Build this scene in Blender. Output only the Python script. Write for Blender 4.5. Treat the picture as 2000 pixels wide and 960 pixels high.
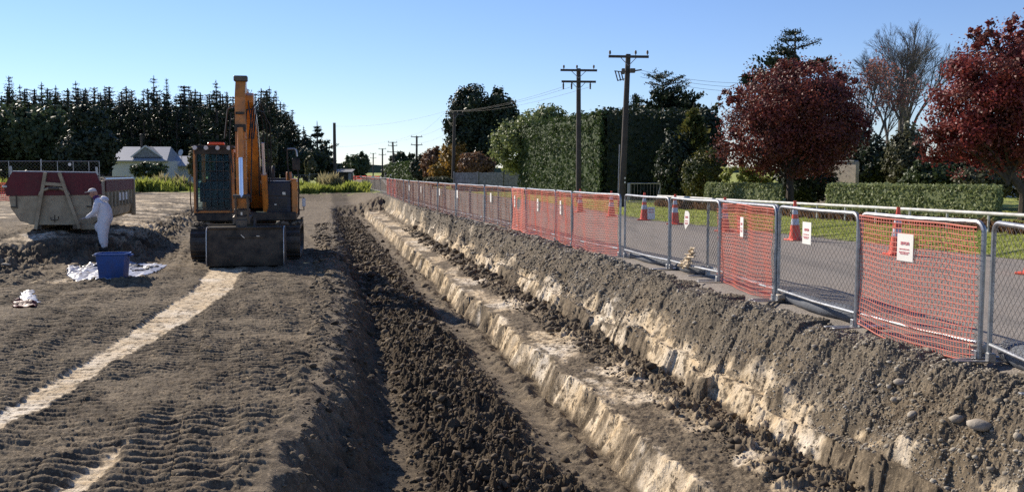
import bpy, bmesh, math, random
import numpy as np
from mathutils import Vector, Matrix, Quaternion
from math import radians as R, sin, cos, pi
SC = bpy.context.scene
COL = SC.collection
for o in list(bpy.data.objects): bpy.data.objects.remove(o)

# ------------------------------------------------------------------ camera, light, exposure
F_PX = 1800.0; HCAM = 1.6; HOR = 337.0
PITCH = math.atan((480 - HOR) / F_PX)
cam_d = bpy.data.cameras.new('camera'); cam = bpy.data.objects.new('camera', cam_d); COL.objects.link(cam)
cam_d.sensor_width = 36.0; cam_d.lens = F_PX / 2000 * 36.0
cam_d.clip_start = 0.1; cam_d.clip_end = 20000
cam.location = (0, 0, HCAM); cam.rotation_euler = (pi / 2 - PITCH, 0, 0)
SC.camera = cam
SUN_EL = R(32.5); SUN_VEC = Vector((-0.72, 0.69, 0)).normalized() * cos(SUN_EL) + Vector((0, 0, sin(SUN_EL)))
W = bpy.data.worlds.new('World'); SC.world = W; W.use_nodes = True
nt = W.node_tree; nt.nodes.clear()
wo = nt.nodes.new('ShaderNodeOutputWorld'); wb = nt.nodes.new('ShaderNodeBackground'); sk = nt.nodes.new('ShaderNodeTexSky')
sk.sky_type = 'NISHITA'; sk.sun_disc = False; sk.sun_elevation = SUN_EL
sk.sun_rotation = math.atan2(SUN_VEC.x, SUN_VEC.y)
sk.air_density = 1.0; sk.dust_density = 0.0; sk.ozone_density = 3.5; sk.altitude = 0
wb.inputs['Strength'].default_value = 0.092
tn = nt.nodes.new('ShaderNodeMix'); tn.data_type = 'RGBA'; tn.blend_type = 'MULTIPLY'; tn.inputs[0].default_value = 1; tn.inputs[7].default_value = (.84, .88, 1.10, 1)
nt.links.new(sk.outputs[0], tn.inputs[6]); nt.links.new(tn.outputs[2], wb.inputs[0]); nt.links.new(wb.outputs[0], wo.inputs[0])
sd = bpy.data.lights.new('sun', 'SUN'); so = bpy.data.objects.new('sun', sd); COL.objects.link(so)
sd.energy = 5.0; sd.angle = R(0.53); sd.color = (1.0, 0.90, 0.76)
so.rotation_euler = SUN_VEC.to_track_quat('Z', 'Y').to_euler()
SC.view_settings.view_transform = 'Standard'; SC.view_settings.look = 'None'
SC.view_settings.exposure = 0.48; SC.view_settings.gamma = 1.0
try: SC.view_settings.use_curve_mapping = False
except Exception: pass
SC.cycles.use_denoising = False
SC.cycles.sample_clamp_indirect = 3.0; SC.cycles.max_bounces = 6; SC.cycles.transparent_max_bounces = 12

# ------------------------------------------------------------------ helpers
cP, sP = cos(PITCH), sin(PITCH)
def ray(x, y):
    u = (x - 1000) / F_PX; v = (480 - y) / F_PX
    return Vector((u, cP + v * sP, -sP + v * cP))
def px(x, y, z=0.0):            # ground point seen at photo pixel x, y on the level z
    d = ray(x, y); t = (z - HCAM) / d.z
    return Vector((d.x * t, d.y * t, z))
def pd(x, y, Y):                # point seen at pixel x, y at the distance Y
    d = ray(x, y); t = Y / d.y
    return Vector((d.x * t, Y, HCAM + d.z * t))
def XY(x, Y):                   # X of the pixel column x (at the horizon) at distance Y
    return (x - 1000) / F_PX * Y

def tag(o, label=None, cat=None, group=None, kind=None):
    if label: o['label'] = label
    if cat: o['category'] = cat
    if group: o['group'] = group
    if kind: o['kind'] = kind
    return o
def empty(name, loc=(0, 0, 0), rz=0, label=None, cat=None, group=None):
    o = bpy.data.objects.new(name, None); COL.objects.link(o)
    o.location = loc; o.rotation_euler = (0, 0, rz)
    return tag(o, label, cat, group)
def npmesh(name, V, F, mat, parent=None, smooth=False):
    V = np.asarray(V, dtype=np.float32); F = np.asarray(F, dtype=np.int32)
    me = bpy.data.meshes.new(name)
    n, k = F.shape
    me.vertices.add(len(V)); me.vertices.foreach_set('co', V.ravel())
    me.loops.add(n * k); me.loops.foreach_set('vertex_index', F.ravel())
    me.polygons.add(n)
    me.polygons.foreach_set('loop_start', np.arange(0, n * k, k, dtype=np.int32))
    me.polygons.foreach_set('loop_total', np.full(n, k, dtype=np.int32))
    if smooth: me.polygons.foreach_set('use_smooth', np.ones(n, dtype=bool))
    me.update(calc_edges=True); me.validate()
    if mat: me.materials.append(mat)
    o = bpy.data.objects.new(name, me); COL.objects.link(o)
    if parent: o.parent = parent
    return o
class MB:
    def __init__(s): s.v = []; s.f = []
    def add(s, vs, fs):
        b = len(s.v); s.v += [tuple(v) for v in vs]; s.f += [tuple(b + i for i in f) for f in fs]; return s
    def box(s, c, d, rot=None, taper=1.0, bev=0.0):
        x, y, z = d[0] / 2, d[1] / 2, d[2] / 2
        if bev > 0:
            b = min(bev, x * .9, y * .9, z * .9)
            vs = []
            for k, (zz, ins) in enumerate(((-z, b), (-z + b, 0), (z - b, 0), (z, b))):
                t = taper if k >= 2 else 1.0
                for (sx, sy) in ((-1, -1), (1, -1), (1, 1), (-1, 1)):
                    cx, cy = sx * (x - ins), sy * (y - ins)
                    e = b * .6 if ins == 0 else 0
                    if sx * sy > 0: vs += [((cx - sx * 0) * t, (cy - sy * e) * t, zz), ((cx - sx * e) * t, cy * t, zz)]
                    else: vs += [((cx - sx * e) * t, cy * t, zz), (cx * t, (cy - sy * e) * t, zz)]
            fs = []
            for k in range(3):
                for i in range(8):
                    j = (i + 1) % 8; fs.append((k * 8 + i, k * 8 + j, k * 8 + 8 + j, k * 8 + 8 + i))
            fs.append(tuple(range(7, -1, -1))); fs.append(tuple(range(24, 32)))
        else:
            vs = [(-x, -y, -z), (x, -y, -z), (x, y, -z), (-x, y, -z), (-x * taper, -y * taper, z), (x * taper, -y * taper, z), (x * taper, y * taper, z), (-x * taper, y * taper, z)]
            fs = [(3, 2, 1, 0), (4, 5, 6, 7), (0, 1, 5, 4), (1, 2, 6, 5), (2, 3, 7, 6), (3, 0, 4, 7)]
        M = Matrix.Translation(Vector(c)) @ (rot.to_4x4() if rot is not None else Matrix.Identity(4))
        return s.add([M @ Vector(v) for v in vs], fs)
    def bar(s, a, b, w, h, up=(0, 0, 1)):
        a, b = Vector(a), Vector(b); d = (b - a); L = d.length; d.normalize()
        up = Vector(up)
        if abs(d.dot(up)) > .98: up = Vector((0, 1, 0))
        x = d.cross(up).normalized(); z = x.cross(d)
        m = Matrix((x, d, z)).transposed()
        return s.box((a + b) / 2, (w, L, h), m)
    def tube(s, pts, r, n=8, cap=True, closed=False):
        pts = [Vector(p) for p in pts]; m = len(pts)
        rs = r if isinstance(r, (list, tuple)) else [r] * m
        vs = []; prev = None
        for i, p in enumerate(pts):
            if closed: d = pts[(i + 1) % m] - pts[i - 1]
            else: d = pts[min(i + 1, m - 1)] - pts[max(i - 1, 0)]
            if d.length < 1e-9: d = Vector((0, 0, 1))
            d.normalize()
            if prev is None:
                ref = Vector((0, 0, 1)) if abs(d.z) < .9 else Vector((1, 0, 0))
                x = d.cross(ref).normalized()
            else:
                x = prev - d * prev.dot(d)
                x = x.normalized() if x.length > 1e-6 else d.cross(Vector((0, 0, 1))).normalized()
            prev = x; y = d.cross(x)
            for k in range(n):
                a = 2 * pi * k / n; vs.append(p + (x * cos(a) + y * sin(a)) * rs[i])
        fs = []
        for i in range(m if closed else m - 1):
            j = (i + 1) % m
            for k in range(n): fs.append((i * n + k, i * n + (k + 1) % n, j * n + (k + 1) % n, j * n + k))
        if cap and not closed: fs.append(tuple(range(n - 1, -1, -1))); fs.append(tuple(range((m - 1) * n, m * n)))
        return s.add(vs, fs)
    def lathe(s, prof, c=(0, 0, 0), n=20, axis='z', sq=False):
        vs = []
        for (r, z) in prof:
            for k in range(n):
                a = 2 * pi * k / n
                p = Vector((r * cos(a), r * sin(a), z))
                if axis == 'y': p = Vector((p.x, p.z, p.y))
                if axis == 'x': p = Vector((p.z, p.x, p.y))
                vs.append(p + Vector(c))
        fs = [(i * n + k, i * n + (k + 1) % n, (i + 1) * n + (k + 1) % n, (i + 1) * n + k) for i in range(len(prof) - 1) for k in range(n)]
        if prof[0][0] > 1e-5: fs.append(tuple(range(n - 1, -1, -1)))
        if prof[-1][0] > 1e-5: fs.append(tuple(range((len(prof) - 1) * n, len(prof) * n)))
        return s.add(vs, fs)
    def prism(s, poly, a, b, axis='x'):      # polygon in the plane across the axis, from a to b
        n = len(poly); vs = []
        for t in (a, b):
            for (p, q) in poly:
                vs.append({'x': (t, p, q), 'y': (p, t, q), 'z': (p, q, t)}[axis])
        fs = [(i, (i + 1) % n, n + (i + 1) % n, n + i) for i in range(n)] + [tuple(range(n - 1, -1, -1)), tuple(range(n, 2 * n))]
        return s.add(vs, fs)
    def build(s, name, mat, parent=None, smooth=False, loc=None):
        me = bpy.data.meshes.new(name); me.from_pydata(s.v, [], s.f)
        bm = bmesh.new(); bm.from_mesh(me); bmesh.ops.recalc_face_normals(bm, faces=bm.faces); bm.to_mesh(me); bm.free()
        if smooth:
            me.polygons.foreach_set('use_smooth', [True] * len(me.polygons))
            try: me.set_sharp_from_angle(angle=R(40))
            except Exception: pass
        if mat: me.materials.append(mat)
        o = bpy.data.objects.new(name, me); COL.objects.link(o)
        if parent: o.parent = parent
        if loc is not None: o.location = loc
        return o
def copy_tree(o, parent=None):
    c = o.copy(); COL.objects.link(c)
    if parent: c.parent = parent
    for ch in list(o.children): copy_tree(ch, c)
    return c

# numpy gradient noise
def _h(ix, iy, seed):
    h = (ix.astype(np.int64) * 374761393 + iy.astype(np.int64) * 668265263 + seed * 1442695041) & 0xffffffff
    h = ((h ^ (h >> 13)) * 1274126177) & 0xffffffff
    h = (h ^ (h >> 16)) & 0xffffffff
    return h / 4294967296.0
def pn(x, y, seed=0):
    x = np.asarray(x, dtype=np.float64); y = np.asarray(y, dtype=np.float64) + np.zeros_like(x)
    xi = np.floor(x); yi = np.floor(y); fx = x - xi; fy = y - yi
    u = fx * fx * fx * (fx * (fx * 6 - 15) + 10); v = fy * fy * fy * (fy * (fy * 6 - 15) + 10)
    def g(dx, dy):
        a = _h(xi + dx, yi + dy, seed) * 2 * np.pi
        return np.cos(a) * (fx - dx) + np.sin(a) * (fy - dy)
    return ((g(0, 0) * (1 - u) + g(1, 0) * u) * (1 - v) + (g(0, 1) * (1 - u) + g(1, 1) * u) * v) * 1.5
def fbm(x, y, seed=0, o=4, g=.5):
    a = 1.0; r = 0; f = 1.0
    for k in range(o):
        r = r + a * pn(x * f, y * f, seed + k * 17); a *= g; f *= 2.03
    return r
def sst(a, b, x):
    t = np.clip((x - a) / (b - a), 0, 1); return t * t * (3 - 2 * t)

# ------------------------------------------------------------------ materials
def newmat(name):
    m = bpy.data.materials.new(name); m.use_nodes = True; n = m.node_tree; n.nodes.clear()
    return m, n
def N(nt, t, **kw):
    n = nt.nodes.new(t)
    for k, v in kw.items():
        if k.startswith('i_'): n.inputs[k[2:]].default_value = v
        else: setattr(n, k, v)
    return n
def rgb(c): return (c[0], c[1], c[2], 1)
def mixc(nt, fac, a, b):
    m = nt.nodes.new('ShaderNodeMix'); m.data_type = 'RGBA'
    for sock, val in ((m.inputs[0], fac), (m.inputs[6], a), (m.inputs[7], b)):
        if isinstance(val, bpy.types.NodeSocket): nt.links.new(val, sock)
        elif isinstance(val, (int, float)): sock.default_value = val
        else: sock.default_value = rgb(val)
    return m.outputs[2]
def ramp(nt, src, a, b):
    m = nt.nodes.new('ShaderNodeMapRange'); m.inputs[1].default_value = a; m.inputs[2].default_value = b
    m.clamp = True; nt.links.new(src, m.inputs[0]); return m.outputs[0]
def noise(nt, vec, scale, detail=4, rough=.55):
    n = nt.nodes.new('ShaderNodeTexNoise'); n.inputs['Scale'].default_value = scale; n.inputs['Detail'].default_value = detail
    n.inputs['Roughness'].default_value = rough
    if vec is not None: nt.links.new(vec, n.inputs['Vector'])
    return n.outputs[0]
def surf(name, c, c2=None, rough=.6, metal=0.0, scale=6, bump=0.0, bscale=40, dirt=None, dirt_amt=.5, dirt_scale=3, spec=.4, edge=(.42, .62), coat=0.0):
    m, nt = newmat(name)
    out = N(nt, 'ShaderNodeOutputMaterial'); b = N(nt, 'ShaderNodeBsdfPrincipled')
    nt.links.new(b.outputs[0], out.inputs[0])
    tc = N(nt, 'ShaderNodeTexCoord').outputs['Object']
    col = mixc(nt, ramp(nt, noise(nt, tc, scale), .35, .65), c, c2 or tuple(x * .8 for x in c))
    if dirt: 
        col = mixc(nt, ramp(nt, noise(nt, tc, dirt_scale, 8, .68), edge[0], edge[1]), col, mixc(nt, 1 - dirt_amt, dirt, col))
    nt.links.new(col, b.inputs['Base Color'])
    b.inputs['Metallic'].default_value = metal; b.inputs['Specular IOR Level'].default_value = spec
    rr = nt.nodes.new('ShaderNodeMapRange'); nt.links.new(noise(nt, tc, scale * 2.3), rr.inputs[0])
    rr.inputs[3].default_value = max(0, rough - .12); rr.inputs[4].default_value = min(1, rough + .12); nt.links.new(rr.outputs[0], b.inputs['Roughness'])
    if coat: b.inputs['Coat Weight'].default_value = coat
    if bump:
        bp = N(nt, 'ShaderNodeBump'); bp.inputs['Strength'].default_value = .6; bp.inputs['Distance'].default_value = bump
        nt.links.new(noise(nt, tc, bscale), bp.inputs['Height']); nt.links.new(bp.outputs[0], b.inputs['Normal'])
    return m
def leafmat(name, c1, c2, trans=.3, rough=.55, c3=None):
    m, nt = newmat(name)
    out = N(nt, 'ShaderNodeOutputMaterial'); b = N(nt, 'ShaderNodeBsdfPrincipled'); t = N(nt, 'ShaderNodeBsdfTranslucent'); mx = N(nt, 'ShaderNodeMixShader')
    g = N(nt, 'ShaderNodeNewGeometry'); tc = N(nt, 'ShaderNodeTexCoord').outputs['Object']
    col = mixc(nt, g.outputs['Random Per Island'], c1, c2)
    if c3: col = mixc(nt, ramp(nt, noise(nt, tc, 1.1, 2), .45, .6), col, c3)
    nt.links.new(col, b.inputs['Base Color']); nt.links.new(col, t.inputs['Color'])
    b.inputs['Roughness'].default_value = rough; b.inputs['Specular IOR Level'].default_value = .35
    mx.inputs[0].default_value = trans
    nt.links.new(b.outputs[0], mx.inputs[1]); nt.links.new(t.outputs[0], mx.inputs[2]); nt.links.new(mx.outputs[0], out.inputs[0])
    return m
def netmat(name, c, c2, trans=.35):
    m = leafmat(name, c, c2, trans, .5); return m
M = {}
M['galv'] = surf('galvanised_steel', (.42, .43, .44), (.30, .31, .32), .42, .75, 25, dirt=(.16, .13, .10), dirt_amt=.35)
M['wire'] = surf('fence_wire', (.16, .155, .15), (.11, .10, .095), .55, .6, 30)
M['net'] = netmat('orange_net', (.95, .35, .26), (.92, .42, .31), .5)
M['netbrown'] = netmat('brown_orange_net', (.55, .20, .10), (.42, .17, .08), .35)  # darker, browner net colour for the distant run
M['paper'] = surf('sign_board', (.82, .80, .74), (.76, .74, .68), .6, 0, 5)
M['redink'] = surf('red_print', (.62, .20, .22), (.55, .16, .18), .6)
M['redsign'] = surf('red_sign', (.62, .10, .08), (.56, .09, .07), .6)
M['cone'] = surf('cone_orange', (.80, .10, .05), (.70, .08, .04), .45, dirt=(.25, .12, .08), dirt_amt=.35, dirt_scale=9)
M['reflect'] = surf('reflective_band', (.55, .56, .60), (.46, .47, .5), .35)
M['ylorange'] = surf('machine_orange', (.76, .27, .04), (.62, .21, .035), .38, 0, 4, dirt=(.17, .10, .045), dirt_amt=.6, dirt_scale=3.2, coat=.15)
M['blk'] = surf('black_paint', (.022, .022, .022), (.035, .032, .029), .6, 0, 6, dirt=(.12, .095, .065), dirt_amt=.6, spec=.25)
M['navy'] = surf('dark_blue_paint', (.018, .024, .045), (.014, .018, .03), .45, 0, 6, dirt=(.08, .07, .055), dirt_amt=.4)
M['track'] = surf('track_steel', (.085, .078, .07), (.055, .05, .045), .6, .45, 9, bump=.004, dirt=(.16, .125, .085), dirt_amt=.75)
M['steel'] = surf('worn_steel', (.10, .095, .085), (.06, .055, .05), .5, .5, 5, dirt=(.15, .115, .08), dirt_amt=.7)
M['bucket'] = surf('worn_bucket_steel', (.050, .043, .035), (.034, .030, .025), .75, 0, 4, bump=.004, dirt=(.13, .10, .068), dirt_amt=.8, dirt_scale=2.6, spec=.2)
M['bright'] = surf('polished_steel', (.55, .55, .53), (.42, .41, .39), .35, .7, 9)
M['chrome'] = surf('chrome_rod', (.75, .75, .82), (.68, .68, .76), .22, .8, 9)
M['rubber'] = surf('rubber', (.02, .02, .02), (.03, .028, .026), .7)
M['amber'] = surf('orange_lens', (.9, .13, .03), (.85, .11, .03), .3)
M['lens'] = surf('lamp_lens', (.6, .6, .6), (.5, .5, .5), .2)
M['cream'] = surf('cream_paint', (.42, .36, .24), (.35, .30, .20), .55, 0, 3, dirt=(.16, .11, .06), dirt_amt=.55, dirt_scale=2.2)
M['maroon'] = surf('maroon_paint', (.13, .012, .020), (.10, .010, .016), .6, 0, 3, dirt=(.07, .03, .025), dirt_amt=.4, dirt_scale=2.5)
M['blue'] = surf('blue_plastic', (.020, .085, .30), (.016, .07, .25), .4, 0, 6, dirt=(.10, .10, .11), dirt_amt=.3)
M['white'] = surf('white_coverall', (.78, .77, .80), (.70, .69, .72), .75, 0, 9, bump=.05, bscale=7)
M['skin'] = surf('skin', (.42, .23, .16), (.38, .20, .14), .5)
M['purple'] = surf('purple_cloth', (.10, .03, .12), (.07, .02, .09), .8)
M['greycap'] = surf('pale_cap', (.72, .68, .64), (.62, .58, .55), .7)
M['glove'] = surf('grey_glove', (.35, .30, .28), (.28, .24, .22), .7)
M['plastic_w'] = surf('white_sheet', (.46, .48, .55), (.34, .36, .43), .35, 0, 5, dirt=(.16, .14, .12), dirt_amt=.6)
M['plastic_k'] = surf('black_sheet', (.012, .012, .014), (.02, .02, .02), .35)
M['bark'] = surf('bark', (.09, .07, .055), (.05, .042, .035), .85, 0, 8, bump=.02, bscale=18)
M['barkgrey'] = surf('grey_bark', (.16, .14, .125), (.11, .10, .09), .85, 0, 8)
M['pole'] = surf('weathered_pole', (.075, .062, .052), (.045, .038, .033), .8, 0, 4, bump=.01, bscale=30)
M['paling'] = surf('weathered_timber', (.30, .30, .30), (.20, .20, .205), .8, 0, 5, dirt=(.12, .12, .11), dirt_amt=.6, dirt_scale=5)
M['roof'] = surf('grey_roof', (.33, .34, .36), (.28, .29, .31), .5, 0, 4)
M['wall'] = surf('pale_wall', (.62, .61, .60), (.55, .54, .53), .7)
M['stonewall'] = surf('beige_wall', (.58, .50, .40), (.46, .39, .31), .8, 0, 5, bump=.01, dirt=(.30, .25, .19), dirt_amt=.5, dirt_scale=4)
M['glassdark'] = surf('window_glass', (.03, .035, .04), (.04, .045, .05), .1)
M['rail'] = surf('painted_rail', (.62, .61, .57), (.50, .49, .46), .5, 0, 6, dirt=(.2, .18, .14), dirt_amt=.4)
M['conc'] = surf('concrete', (.34, .34, .33), (.28, .28, .27), .8)
M['sock'] = surf('grey_fabric_tube', (.13, .14, .16), (.10, .11, .125), .8, 0, 7, bump=.01)
M['bag'] = surf('woven_bag', (.52, .46, .36), (.42, .37, .29), .8, 0, 12, bump=.01)
M['tan'] = surf('tan_rag', (.62, .50, .34), (.50, .39, .26), .7, 0, 9, bump=.01)
M['stone'] = surf('pale_stone', (.36, .31, .24), (.26, .22, .17), .8, 0, 9, bump=.01)
M['carw'] = surf('white_car_paint', (.75, .75, .76), (.7, .7, .71), .3, coat=.5)
m, nt_ = newmat('cab_glass')
o_ = N(nt_, 'ShaderNodeOutputMaterial'); g_ = N(nt_, 'ShaderNodeBsdfGlossy'); t_ = N(nt_, 'ShaderNodeBsdfTransparent'); x_ = N(nt_, 'ShaderNodeMixShader')
g_.inputs['Roughness'].default_value = .04; g_.inputs['Color'].default_value = (.35, .42, .5, 1); t_.inputs['Color'].default_value = (.66, .78, .80, 1)
fr_ = N(nt_, 'ShaderNodeFresnel'); fr_.inputs[0].default_value = 1.7
x_.inputs[0].default_value = .016; nt_.links.new(t_.outputs[0], x_.inputs[1]); nt_.links.new(g_.outputs[0], x_.inputs[2]); nt_.links.new(x_.outputs[0], o_.inputs[0])
M['cabglass'] = m

L_ = {}
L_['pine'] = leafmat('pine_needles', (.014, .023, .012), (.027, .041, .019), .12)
L_['dark'] = leafmat('dark_evergreen_and_shade', (.016, .027, .012), (.034, .051, .021), .14)  # also puts shade into the turned hedge and the gap bush
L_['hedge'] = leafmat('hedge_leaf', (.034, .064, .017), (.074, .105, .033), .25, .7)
L_['pale'] = leafmat('pale_green_leaf', (.14, .18, .055), (.21, .24, .09), .35)
L_['low'] = leafmat('clipped_hedge_leaf', (.17, .21, .085), (.27, .30, .135), .4)
L_['red'] = leafmat('red_leaf', (.11, .024, .024), (.27, .078, .056), .36, .5, c3=(.11, .040, .032))
L_['red2'] = leafmat('crimson_leaf', (.14, .020, .024), (.33, .070, .052), .38, .5, c3=(.13, .040, .030))
L_['pink'] = leafmat('faded_red_leaf', (.26, .10, .08), (.34, .16, .12), .35)
L_['gold'] = leafmat('golden_conifer', (.10, .11, .025), (.18, .16, .035), .3, c3=(.05, .07, .02))
L_['orange'] = leafmat('autumn_leaf', (.30, .17, .03), (.40, .24, .05), .4, c3=(.16, .12, .035))
L_['rust'] = leafmat('rust_leaf', (.16, .09, .05), (.22, .12, .06), .3)
L_['olive'] = leafmat('olive_leaf', (.08, .085, .045), (.13, .13, .07), .3)
L_['mid'] = leafmat('mid_green_leaf', (.04, .065, .025), (.075, .10, .04), .25)
L_['lime'] = leafmat('lime_leaf', (.20, .24, .05), (.30, .32, .08), .4)
L_['grass'] = leafmat('grass_blade', (.29, .34, .06), (.44, .46, .12), .5, c3=(.22, .27, .05))
L_['dry'] = leafmat('dry_grass_blade', (.32, .28, .15), (.40, .35, .2), .4)
L_['clod'] = leafmat('soil_clod', (.042, .030, .018), (.125, .092, .058), 0, .9, c3=(.145, .108, .066))
L_['crumb'] = leafmat('dry_soil_crumb', (.12, .092, .060), (.21, .168, .112), 0, .9)
L_['pebble'] = leafmat('pebble', (.19, .16, .12), (.40, .355, .28), 0, .85, c3=(.20, .165, .115))

# ------------------------------------------------------------------ terrain
KS = 0.2083
# pale sand strips on the platform (metres, found from the ground)
def strip_fn(left, right, z=-.6):
    Lp = sorted([(px(a, b, z).y, px(a, b, z).x) for a, b in left]); Rp = sorted([(px(a, b, z).y, px(a, b, z).x) for a, b in right])
    ly, lx = zip(*Lp); ry, rx = zip(*Rp)
    def f(X, Y):
        n = fbm(X * 2.1, Y * 2.1, 5, 3) * .05 + fbm(X * 9, Y * 9, 6, 2) * .03
        a = X - np.interp(Y, ly, lx) + n; b = np.interp(Y, ry, rx) - X + n
        return sst(-.02, .05, np.minimum(a, b)) * (Y > ly[0] - .1) * (Y < max(ly[-1], ry[-1]) + .1)
    return f
STRIP1 = strip_fn([(408, 523), (380, 560), (290, 620), (200, 680), (100, 738), (0, 800), (-200, 930)], [(478, 523), (440, 575), (372, 622), (290, 668), (200, 715), (90, 790), (0, 840), (-100, 900)])
STRIP2 = strip_fn([(225, 868), (170, 905), (100, 955), (40, 1000)], [(250, 868), (225, 905), (150, 960), (110, 1000)])
BANK = np.array([(-40, 6.0), (-14, 13.5), (-12.2, 18.0), (-11.9, 23.3), (-10.4, 25.1), (-11.7, 30.5), (-14.9, 44), (-21.0, 71), (-21, 73.5), (-9, 74.5), (-9.5, 78), (-60, 90)])
def bank_sd(X, Y):              # positive on the unscraped side
    d = np.full(X.shape, 1e9); side = np.zeros(X.shape)
    for (a, b) in zip(BANK[:-1], BANK[1:]):
        e = b - a; t = np.clip(((X - a[0]) * e[0] + (Y - a[1]) * e[1]) / (e @ e), 0, 1)
        qx = X - a[0] - t * e[0]; qy = Y - a[1] - t * e[1]; dd = np.hypot(qx, qy)
        sg = np.sign(e[0] * (Y - a[1]) - e[1] * (X - a[0]))
        m = dd < d; side = np.where(m, sg, side); d = np.minimum(d, dd)
    return d * side
def terrain(X, Y, full=True):
    X = np.asarray(X, float); Y = np.asarray(Y, float)
    s = X + KS * Y; t = Y
    one = np.zeros_like(s)
    lo = fbm(s * .35, t * .35, 1, 3)
    # platform
    r = np.interp(t, [3, 6.4, 9.4, 15, 38, 68], [-.9, -.5, -.05, .28, .5, .65]) + .16 * pn(t / 2.3, one, 2) + .07 * pn(t / .6, one, 3)
    platz = -.6 + .02 * lo
    nmid = fbm(X * 3.1, Y * 3.1, 11, 4)
    nfine = fbm(X * 14, Y * 14, 12, 3, .6)
    # left slope + floor
    sl = sst(0, 1, (s - r + .11 * nmid) / .78)
    floor = -1.25 + .10 * np.exp(-((s - 1.75) / .55) ** 2) + .05 * lo
    z = platz + (floor - platz) * sl
    onpl = 1 - sst(-.25, .05, s - r)
    # raised, crumbled rim
    z = z + .04 * np.exp(-((s - r + .15) / .22) ** 2) * (.6 + nmid)
    # loose spoil in the trench
    loose = sst(.75, 1.2, s) * (1 - sst(1.95, 2.45, s + .30 * pn(t / 1.7, one, 21)))
    rid = 1 - np.abs(fbm(X * 2.3, Y * 2.3, 31, 4)) * 1.8
    lump = np.maximum(0, fbm(X * 5.5, Y * 5.5, 33, 4, .62))
    z = z + loose * (.06 * rid + .13 * lump + .03 * nfine + .03 * np.abs(fbm(X * 9, Y * 9, 35, 3)))
    # pale face under the bench
    t2 = t + .9 * (s - 2.9)
    cell = np.floor(t2 / .42 + .8 * pn(t2 * .7, one, 44)); blk = _h(cell, one, 7) - .5
    cell2 = np.floor(t2 / .13); blk2 = _h(cell2, one, 9) - .5
    e1 = 3.0 - .07 * np.abs(pn(t2 * 2.6, one, 45)) + .09 * pn(t / 1.6, one, 41) + .13 * blk + .055 * blk2 + .03 * pn(t2 * 5, s * 5, 43)
    q1 = np.clip((s - (e1 - .15)) / .15, 0, 1)
    bench = -.86 + .018 * lo + .02 * fbm(X * 2.5, Y * 4, 51, 3) + .012 * nfine
    z = z + (bench - floor) * q1 * sst(2.2, 2.6, s)
    toe = np.exp(-((s - e1 + .34) / .14) ** 2); z = z + toe * .05 * (1 + 1.6 * nmid)
    # clods along the inner edge of the bench
    bed = sst(3.45, 3.8, s + .25 * pn(t * .9, one, 53)) * (1 - sst(4.1, 4.3, s))
    z = z + bed * (.09 * np.maximum(0, lump) + .02)
    # cut under the berm
    t3 = t - .8 * (s - 4.1)
    cell3 = np.floor(t3 / .8 + .7 * pn(t3 * .8, one, 64)); blk3 = _h(cell3, one, 17) - .5
    cell4 = np.floor(t3 / .19); blk4 = _h(cell4, one, 19) - .5
    e2 = 4.12 + .13 * pn(t / 1.4, one, 61) + .20 * blk3 + .05 * blk4 + .04 * pn(t3 * 4, s * 4, 63)
    q2 = np.clip((s - e2) / .13, 0, 1)
    ledge = -.60 + .10 * pn(t / 1.9, one, 65) + .08 * blk3
    z2 = bench + (ledge - bench) * q2
    e3 = e2 + .16 + .14 * (pn(t / .9, one, 66) + .4); q2b = np.clip((s - e3) / .10, 0, 1)
    z2 = z2 + q2b * (.10 + .05 * blk4)
    edge = np.interp(t, [3, 7, 9.5, 11.4, 14, 16.2, 20, 30, 60], [5.2, 5.1, 4.95, 4.82, 5.0, 5.12, 4.95, 4.55, 4.4]) + .16 * pn(t / 1.7, one, 67)
    q3 = np.clip((s - e3) / np.maximum(edge - e3, .2), 0, 1); q3s = q3 * q3 * (3 - 2 * q3) * .5 + q3 * .5
    top = 0 + .06 * np.exp(-((s - edge + .10) / .35) ** 2)
    z2 = z2 + (top - (ledge + .10)) * q3s * (q2b > 0)
    rough = q2b * (1 - sst(-.05, .25, s - edge))
    gul = fbm((t - .5 * s) * 2.4, s * .8, 71, 4)
    z2 = z2 + rough * (.075 * gul + .03 * np.maximum(0, fbm(X * 6, Y * 6, 73, 4, .6)) - .03 * np.abs(nfine))
    z = np.where(s > 3.6, z + (z2 - bench), z)
    # far end of the dig
    en = sst(58, 63, Y + 1.5 * nmid)
    zend = np.where(s > 4.2, z, np.where(s > 2, -.6 * (1 - sst(2, 4.2, s)), platz))
    z = z * (1 - en) + zend * en
    fe = sst(69.5, 75.5, Y + .3 * lo)
    z = z * (1 - fe)
    # platform small relief: grouser prints in lanes
    sand = np.clip(STRIP1(X, Y) + STRIP2(X, Y), 0, 1)
    ang = .10
    u = X * cos(ang) + Y * sin(ang) * 1 + .20 * Y; v = -X * sin(ang) + Y
    lane = np.floor(u / .52 + .35 * pn(v * .12, u * .12, 81)); lu = u / .52 - np.floor(u / .52)
    ph = _h(lane, one, 23) * 6.28; tilt = (_h(lane, one, 29) - .5) * .25
    w = np.sin(2 * np.pi * (v / .155 + tilt * u / .5) + ph + .8 * pn(X * 1.0, Y * 1.0, 82))
    gm = sst(-.8, .05, fbm(X * .7, Y * .7, 83, 3)) * onpl * (1 - .75 * sand)
    gm = gm * (1 - sst(34, 46, Y))
    z = z + gm * .025 * np.where(w > 0, np.abs(w) ** .6, -np.abs(w)) * (.6 + .8 * np.abs(fbm(X * 2, Y * 6, 84, 3))) + gm * .014 * np.sin(lu * 2 * np.pi)
    z = z + onpl * (1 - .8 * sand) * (.012 * nmid - .017 * np.abs(fbm(X * 4, Y * 13, 13, 3, .6)) - .013 * np.abs(nfine)) + onpl * .003 * nfine - .03 * sand * onpl
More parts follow.
